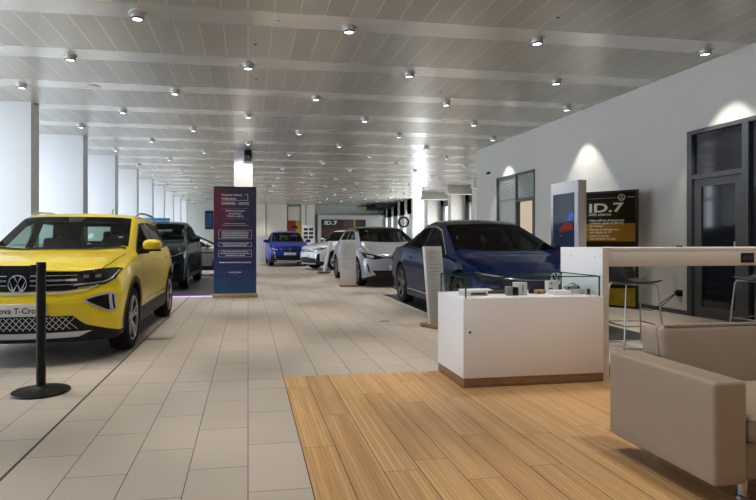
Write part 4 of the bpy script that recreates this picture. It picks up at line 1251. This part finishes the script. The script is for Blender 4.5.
MB().box(-.075, .075, -.06, .06, 0, .036, .003).build('carton', M['white_lac'], e_); MB().box(.076, .079, -.06, .06, .0, .036).build('box_end', M['grey_case'], e_, smooth=False)
e_ = ex('white_box', 'upright white carton behind the flat gift box', 'box', 2.665, 4.52)
MB().box(-.05, .05, -.03, .03, 0, .10, .003).build('carton', M['carton'], e_); MB().lathe([(.008, -.031), (.008, -.029)], 12, 'y', (-.02, 0, .08)).build('seal', M['ink'], e_)
e_ = ex('low_box', 'low white block under the model cars', 'box', 2.775, 4.36, 0)
MB().box(-.075, .075, -.055, .055, 0, .045, .003).build('block', M['carton'], e_)
def model_car(x, y, z, rz, label, m):
    q = thing('model_car', label, 'model car', (x, y, z), rz, 'model cars in the glass case')
    rows = []
    for i in range(17):
        t = i/16; X = -.07+.14*t
        z1 = lin([(0, .016), (.1, .022), (.3, .026), (.42, .040), (.6, .042), (.8, .030), (1, .020)], t)
        wd = .028*(1-.35*abs(2*t-1)**4)
        rows.append([(X, wd*cos(a), .006+(z1-.006)*max(0, sin(a))**.7) for a in [pi*k/14 for k in range(15)]])
    b = MB(); b.grid(rows); b.build('body', m, q, angle=60)
    for px in (-.045, .045):
        for sd in (-1, 1): MB().lathe([(.0105, sd*.022), (.0105, sd*.030)], 16, 'y', (px, 0, .0105)).build('wheel', M['rubber'], q)
    return q
model_car(2.742, 4.335, zt+.046, R(2), 'dark grey model car at the left on the low white block', M['grey_case'])
model_car(2.787, 4.40, zt+.046, R(20), 'black model car at the right on the low white block', M['black_gloss'])
e_ = ex('glass_block', 'small clear glass trophy near the right end of the glass case', 'trophy', 2.843, 4.25)
MB().box(-.012, .012, -.01, .01, 0, .05, .004).build('block', M['glass_edge'], e_); MB().box(-.016, .016, -.014, .014, 0, .008, .002).build('foot', M['steel'], e_)

# ------------------------------------------------------------------ high desk
o = thing('high_desk', 'high white desk with a long apron and open underside joined to the counter', 'desk', (2.903, 4.15, .004))
MB().box(0.0, .055, 0, .62, 0, 1.105, .002).build('side_panel', M['white_lac'], o)
MB().box(.055, 2.6, .0, .62, 1.075, 1.105, .002).build('desk_top', M['cream_lac'], o)
MB().box(.055, 2.6, .0, .03, .95, 1.075, .001).build('apron', M['cream_lac'], o)
MB().box(.0, .055, -.004, -.0005, 0, 1.105).build('edge_band', M['cream_lac'], o, smooth=False)
MB().box(2.55, 2.6, .03, .62, 0, 1.07, .002).build('side_panel', M['white_lac'], o)
s_ = MB().box(1.32, 1.45, -.008, -.0005, .975, 1.06, .003).build('socket_plate', M['black_plastic'], o)
for k in range(2): MB().lathe([(.022, -.0095), (.020, -.006)], 18, 'y', (1.36+.05*k, 0, 1.018)).build('socket_hole', M['lamp_dark'], s_)
for y in (.10, .45): MB().lathe([(.006, -.003), (.006, .001)], 12, 'x', (0, y, 1.03)).build('cap_screw', M['steel'], o)

# bar chairs
def bar_chair(label, loc, rz):
    o = thing('bar_chair', label, 'bar chair', loc, rz, 'black bar chairs behind the high desk')
    rows = []
    for i in range(15):
        t = i/14; row = []
        for k in range(11):
            u = -1+2*k/10
            if t < .62:
                s_ = t/.62; x = .22-.42*s_; z = .715+.012*u*u+(.012 if s_ < .15 else 0)*0-.015*sin(pi*s_)+ (.0 if s_ < .8 else .03*((s_-.8)/.2)**2)
            else:
                s_ = (t-.62)/.38; x = -.2-.075*s_; z = .745+.26*s_
            w = .215*(1-.25*abs(2*t-1)**4)
            row.append((x+(.03*u*u if t > .62 else 0), u*w, z+(.018*u*u if t < .62 else 0)))
        rows.append(row)
    top = rows; bot = [[(x-.006*(1 if i > 9 else 0), y, z-.016*(1 if i <= 9 else 0)) for x, y, z in r_] for i, r_ in enumerate(rows)]
    b = MB(); b.grid(top)
    sh = b.build('seat_shell', M['fabric_black'], o, angle=70)
    md = sh.modifiers.new('solid', 'SOLIDIFY'); md.thickness = .014; md.offset = 0
    for sx in (-.17, .17):
        for sy in (-.17, .17):
            f = 1.28
            MB().tube([(sx*.9, sy*.9, .70), (sx, sy*1.0, .67), (sx*f, sy*f, .0)], .0085, 10).build('leg', M['steel'], o)
    q = .17*1.19; z = .26
    MB().tube([(-q, -q, z), (q, -q, z), (q, q, z), (-q, q, z)], .007, 8, closed=True).build('foot_rail', M['steel'], o)
    MB().tube([(-.155, -.155, .70), (.155, -.155, .70), (.155, .155, .70), (-.155, .155, .70)], .008, 8, closed=True).build('seat_frame', M['steel'], o)
    return o
bar_chair('black bar chair on thin steel legs behind the high desk, nearer the counter', (4.16, 5.42, .0), R(-8))
bar_chair('black bar chair on thin steel legs under the socket end of the high desk', (5.86, 5.5, .0), R(186))

# ------------------------------------------------------------------ screen pylon
py0, py1 = 7.60, 8.45
o = thing('screen_pylon', 'tall pale pylon with a dark touch screen behind the high desk', 'screen', (4.93, 0, 0))
MB().box(0, .12, 7.60, 8.35, 0, 2.085, .004).build('pylon_body', M['cream_lac'], o)
MB().box(-.001-.02, 0, 7.60, 8.35, 0, 2.085, .003).build('front_panel', M['white_lac'], o)
sp_ = MB().box(-.028, -.02, 7.69, 8.27, .55, 1.90).build('display', M['screen_dark'], o, smooth=False)
# picture on the screen: a blue patch and a small red car
def side_poly(name, pts, m, x=-.0295):
    b = MB(); b.prism([Vector((x, y, z)) for y, z in pts], (.001, 0, 0)); return b.build(name, m, sp_, smooth=False)
side_poly('blue_shape', [(7.73, 1.48), (7.86, 1.47), (7.85, 1.53), (7.78, 1.59), (7.71, 1.60), (7.70, 1.52)], M['screen_blue'])
side_poly('red_shape', [(7.72, 1.33), (8.06, 1.30), (8.12, 1.34), (8.05, 1.38), (7.95, 1.43), (7.82, 1.44), (7.72, 1.41)], M['screen_red'])
side_poly('white_shape', [(8.02, 1.22), (8.06, 1.22), (8.06, 1.26), (8.02, 1.25)], M['lamp_light'])

# ------------------------------------------------------------------ large golden poster on the right wall
o = thing('advertising_board', 'large dark gold advertising board standing between pylon and right wall', 'poster board', (6.225, 8.745, 0), R(34))
PW = .475; PT = 2.03
MB().box(0, .05, -PW+.03, PW-.03, .04, PT-.03, .003).build('board', M['gold_dark'], o)
fr = MB(); fr.box(-.008, .055, -PW, -PW+.03, 0, PT); fr.box(-.008, .055, PW-.03, PW, 0, PT); fr.box(-.007, .054, -PW+.03, PW-.03, PT-.03, PT); fr.box(-.007, .054, -PW+.03, PW-.03, 0, .04)
fr.build('frame', M['black_metal'], o, smooth=False)
MB().box(-.003, 0, -PW+.03, PW-.03, 1.15, 1.46).build('picture_horizon', M['gold'], o, smooth=False)
MB().box(-.003, 0, -PW+.03, PW-.03, .04, .82).build('picture_field', M['gold_mid'], o, smooth=False)
def yz(name, pts, m, x=-.005):
    b = MB(); b.prism([Vector((x, -a*.61, z)) for a, z in pts], (.002, 0, 0)); return b.build(name, m, o, smooth=False)
yz('picture_car', [(-.7, .45), (.7, .45), (.72, .62), (.6, .78), (.35, .95), (-.2, .98), (-.5, .85), (-.72, .72)], M['ink'])
yz('picture_light', [(-.1, .62), (.45, .60), (.55, .66), (.1, .68)], M['gold'], -.007)
yz('picture_road', [(-.72, .30), (.72, .36), (.72, .42), (-.72, .36)], M['black_gloss'], -.007)
def ptxt(name, t_, y, z, size, bold=0., sx=1.):   # reads from the left edge towards the wall
    return text_obj(name, t_, size, M['text_cream'], o, plane_mtx((-.006, y-.045, z), (0, -1, 0), (0, 0, 1)), 'LEFT', .001, bold, sx)
ptxt('headline', 'ID.7', .385, 1.665, .215, .005, 1.6)
ptxt('subtitle', '100% elettrica', .385, 1.60, .065, .0005, 1.05)
for t_, z in (('\u2022 Oltre 600 km di autonomia', 1.50), ('  e ricarica rapida di 200 kW', 1.452), ('  in 9 minuti', 1.404), ('\u2022 Sistema di infotainment', 1.34), ('  con display da 15"', 1.292), ('\u2022 Interni business', 1.228), ('  con ambiente lounge', 1.18)):
    ptxt('body_text', t_, .385, z, .048, .0014, 1.08)
emblem_mb(.058, plane_mtx((-.006, -.225, 1.905), (0, -1, 0), (0, 0, 1)), dep=.002).build('emblem', M['text_cream'], o)
MB().box(-.006, -.004, -.43, -.31, 1.902, 1.909).build('rule_line', M['text_cream'], o, smooth=False)
MB().box(-.006, -.004, -.14, .42, 1.902, 1.907).build('rule_line', M['text_grey'], o, smooth=False)

# ------------------------------------------------------------------ back wall items
o = thing('advertising_portal', 'wide grey framed sign wall reading ID.7 at the far end', 'sign', (8.1, YB-.3, 0))
f = MB(); f.box(-2.86, 2.75, -.15, .15, 2.72, 3.05); f.box(-2.86, -2.6, -.15, .15, 0, 2.72); f.box(2.5, 2.75, -.15, .15, 0, 2.72)
f.build('frame', mat('portal_grey', (.42, .42, .44), .5), o, smooth=False)
MB().box(-2.6, .9, -.02, .02, .3, 2.72).build('sign_panel', M['ink'], o, smooth=False)
MB().box(-2.6, .9, -.03, -.021, .3, 2.05).build('sign_picture', M['sign_brown'], o, smooth=False)
MB().box(-.9, .2, -.035, -.031, .3, 2.72).build('sign_picture', M['sign_brown'], o, smooth=False)
MB().box(-.05, .05, -.045, -.036, .3, 2.72).build('sign_stripe', M['poster_yellow'], o, smooth=False)
MB().box(.9, 2.5, 0, .05, .3, 2.72).build('plain_panel', M['grey_wall'], o, smooth=False)
text_obj('sign_text', 'ID.7', .40, M['text_white'], o, plane_mtx((-2.35, -.04, 2.32), (1, 0, 0), (0, 0, 1)), 'LEFT', .005, .008, 1.45)
o = thing('wall_poster', 'red and yellow poster behind the bright blue SUV', 'poster', (3.46, YB-.26, 0))
MB().box(-.5, .5, -.02, .02, .9, 2.62).build('poster_panel', M['poster_yellow'], o, smooth=False)
MB().box(-.5, .12, -.028, -.021, .9, 2.62).build('red_field', M['poster_red'], o, smooth=False)
b = MB(); b.prism([Vector((x, -.035, z)) for x, z in ((-.2, 2.0), (.3, 2.0), (.3, 2.1), (.15, 2.25), (-.05, 2.27), (-.2, 2.12))], (0, .005, 0)); b.build('car_picture', M['ink'], o, smooth=False)
MB().box(-.38, .3, -.036, -.03, 1.62, 1.72).build('text_band', M['text_cream'], o, smooth=False)
MB().box(-.38, .2, -.036, -.03, 1.45, 1.52).build('text_band', M['text_cream'], o, smooth=False)
o = thing('shelf_cabinet', 'pale shelf unit with dark pigeonholes against the far wall', 'shelf', (4.48, YB-.62, 0))
MB().box(-.45, .5, -.15, .15, 0, 2.25).build('cabinet', M['carton'], o, smooth=False)
for i in range(2):
    for k in range(3): MB().box(-.35+.4*i, -.03+.4*i, -.16, -.151, 1.25+.3*k, 1.45+.3*k).build('pigeonhole', M['ink'], o, smooth=False)
o = thing('wall_picture', 'dark blue picture on the far wall left of the banner', 'picture', (-2.85, YB-.05, 0))
MB().box(-.30, .30, -.03, .03, 1.95, 3.3).build('frame', M['black_gloss'], o, smooth=False)
MB().box(-.22, .22, -.036, -.031, 2.1, 3.15).build('picture', M['poster_blue'], o, smooth=False)
# low white partition right of the banner
tag(MB().box(.45, 1.55, 29.5, 29.7, 0, 1.35, .01).build('partition', M['white_lac']), 'low white partition left of the bright blue SUV', 'partition')
# wheel on a stand
o = thing('wheel_display', 'alloy wheel shown upright on a pole near the far right windows', 'wheel', (9.4, 32.6, 0))
MB().tube([(0, 0, 0), (0, 0, 2.0)], .04, 10).build('stand_pole', M['steel'], o); MB().lathe([(.25, 0), (.24, .03), (.05, .05)], 24).build('stand_foot', M['steel'], o)
ty = MB().lathe([(.24, -.1), (.32, -.11), (.345, -.08), (.35, 0), (.345, .08), (.32, .11), (.24, .1)], 36, 'y', (0, -.02, 2.25), closed=False).build('tyre', M['rubber'], o)
sp2 = MB().lathe([(.235, -.09), (.245, -.1), (.25, -.09)], 36, 'y', (0, -.02, 2.25), closed=False)
sp2.lathe([(.06, -.1), (.06, -.04)], 20, 'y', (0, -.02, 2.25))
for k in range(5):
    a = 2*pi*k/5+.3; p0 = Vector((cos(a), 0, sin(a)))*.03; p1 = Vector((cos(a), 0, sin(a)))*.24; q = Vector((-sin(a), 0, cos(a)))
    sp2.prism([Vector((0, -.11, 2.25))+v for v in (p0-q*.03, p1-q*.045, p1+q*.045, p0+q*.03)], (0, .03, 0))
sp2.build('rim', M['alloy'], ty)

# floor hatch
o = thing('floor_hatch', 'small floor outlet hatch in the tiles near the silver hatchback stand', 'hatch', (1.94, 7.72, 0))
h = MB(); h.box(-.075, .075, -.03, .03, 0, .003); h.build('cover', M['steel'], o, smooth=False)
MB().box(-.07, .07, -.012, .012, .0031, .006, .001).build('grip', M['black_metal'], o)

# ------------------------------------------------------------------ armchair
def cushion(mb, x0, x1, y0, y1, z0, z1, bev=.03, bulge=.0, mtx=None, seg=4):
    t = bmesh.new(); bmesh.ops.create_cube(t, size=1)
    bmesh.ops.subdivide_edges(t, edges=t.edges[:], cuts=5, use_grid_fill=True)
    for v in t.verts:
        p = v.co*2; q = Vector((p.x, p.y, p.z))
        bx = 1+bulge*(1-p.y**2)*(1-p.z**2); by = 1+bulge*(1-p.x**2)*(1-p.z**2); bz = 1+bulge*(1-p.x**2)*(1-p.y**2)
        v.co = Vector(((x0+x1)/2+p.x*bx*(x1-x0)/2, (y0+y1)/2+p.y*by*(y1-y0)/2, (z0+z1)/2+p.z*bz*(z1-z0)/2))
    es = [e for e in t.edges if len(e.link_faces) == 2 and e.calc_face_angle(0) > .9]
    bmesh.ops.bevel(t, geom=es, offset=bev, segments=seg, affect='EDGES', profile=.5)
    mb._join(t, 0, mtx)
o = thing('armchair', 'beige leather armchair with a boxy arm on the wooden floor', 'armchair', (2.005, 2.10, .004))
ax = 1.25
m1 = MB(); cushion(m1, 0, .17, 0, .71, .092, .552, .018); m1.build('armrest', M['leather'], o, angle=60)
m1 = MB(); cushion(m1, ax-.17, ax, 0, .71, .092, .552, .018); m1.build('armrest', M['leather'], o, angle=60)
m1 = MB(); cushion(m1, .175, ax-.175, .02, .62, .10, .27, .02); m1.build('seat_frame', M['leather'], o, angle=60)
m1 = MB(); cushion(m1, .18, ax-.18, -.01, .60, .272, .395, .03, .02); m1.build('seat_cushion', M['leather'], o, angle=60)
mt = Matrix.Translation((0, .70, .30)) @ Matrix.Rotation(R(-9), 4, 'X') @ Matrix.Translation((0, -.70, -.30))
m1 = MB(); cushion(m1, .225, ax-.225, .53, .71, .24, .685, .04, .012, mtx=mt); m1.build('backrest', M['leather'], o, angle=60)
pp = MB()
pp.tube([(.255, .535, .68), (ax-.255, .535, .68)], .006, 8)
pip = pp; 
for v in pip.bm.verts: v.co = mt @ v.co
pip.build('piping', M['stitch'], o)
st = MB()
st.tube([(.010, .01, .545), (.010, .70, .545)], .0035, 6)
st.tube([(.16, .01, .545), (.16, .60, .545)], .0035, 6)
st.build('seam_piping', M['stitch'], o)
for x in (.22, ax-.22):
    for y in (.08, .60): MB().lathe([(.028, 0), (.028, .01), (.022, .015), (.022, .1)], 20, 'z', (x, y, 0)).build('foot', M['chrome'], o)

# ------------------------------------------------------------------ lights
def area(name, loc, rot, sx, sy, e, col):
    l = bpy.data.lights.new(name, 'AREA'); l.shape = 'RECTANGLE'; l.size = sx; l.size_y = sy; l.energy = e; l.color = col
    o = bpy.data.objects.new(name, l); C.objects.link(o); o.location = loc; o.rotation_euler = rot; return o
for i in range(-4, 9):   # daylight through the left windows, one bay at a time
    y = 11.84+3.4*i+1.49
    area('daylight_left', (-6.62, y, 1.95), (0, R(-90), 0), 3.4, 2.8, 100 if y > 5 else 35, (.80, .90, 1.0))
for (y, e) in ((19, 70), (22.7, 70), (26.2, 80), (29.6, 90)):
    area('daylight_right', (11.6, y, 1.8), (0, R(90), 0), 2.4, 1.6, e, (.85, .93, 1.0))
area('daylight_rear', (10.75, 33.1, 1.95), (0, R(90), 0), 3.5, 2.3, 210, (.85, .94, 1.0))
area('daylight_rear', (10.8, 38.5, 1.8), (0, R(90), 0), 2.0, 6.0, 150, (.9, 1., .92))
area('fill_near', (0, -4.9, 2.0), (R(90), 0, 0), 7.0, 2.6, 12, (.95, .96, 1.0))  # added soft fill from behind the camera; the near wall has no window
area('office_lamp', (8.1, 13.0, 3.3), (0, 0, 0), 1.2, 1.2, 60, (1., .88, .70))

wd = bpy.data.worlds.new('world'); SC.world = wd; wd.use_nodes = True
bg = wd.node_tree.nodes['Background']; bg.inputs[0].default_value = (.75, .86, 1, 1); bg.inputs[1].default_value = 1.2

SC.view_settings.view_transform = 'Standard'; SC.view_settings.look = 'None'
SC.view_settings.gamma = 1; SC.view_settings.use_curve_mapping = False
SC.view_settings.exposure = .74
try:
    SC.cycles.max_bounces = 6; SC.cycles.diffuse_bounces = 4; SC.cycles.glossy_bounces = 4
    SC.cycles.transparent_max_bounces = 12
    SC.cycles.use_denoising = True
    SC.cycles.sample_clamp_indirect = 6
    SC.cycles.caustics_reflective = False; SC.cycles.caustics_refractive = False
except Exception: pass
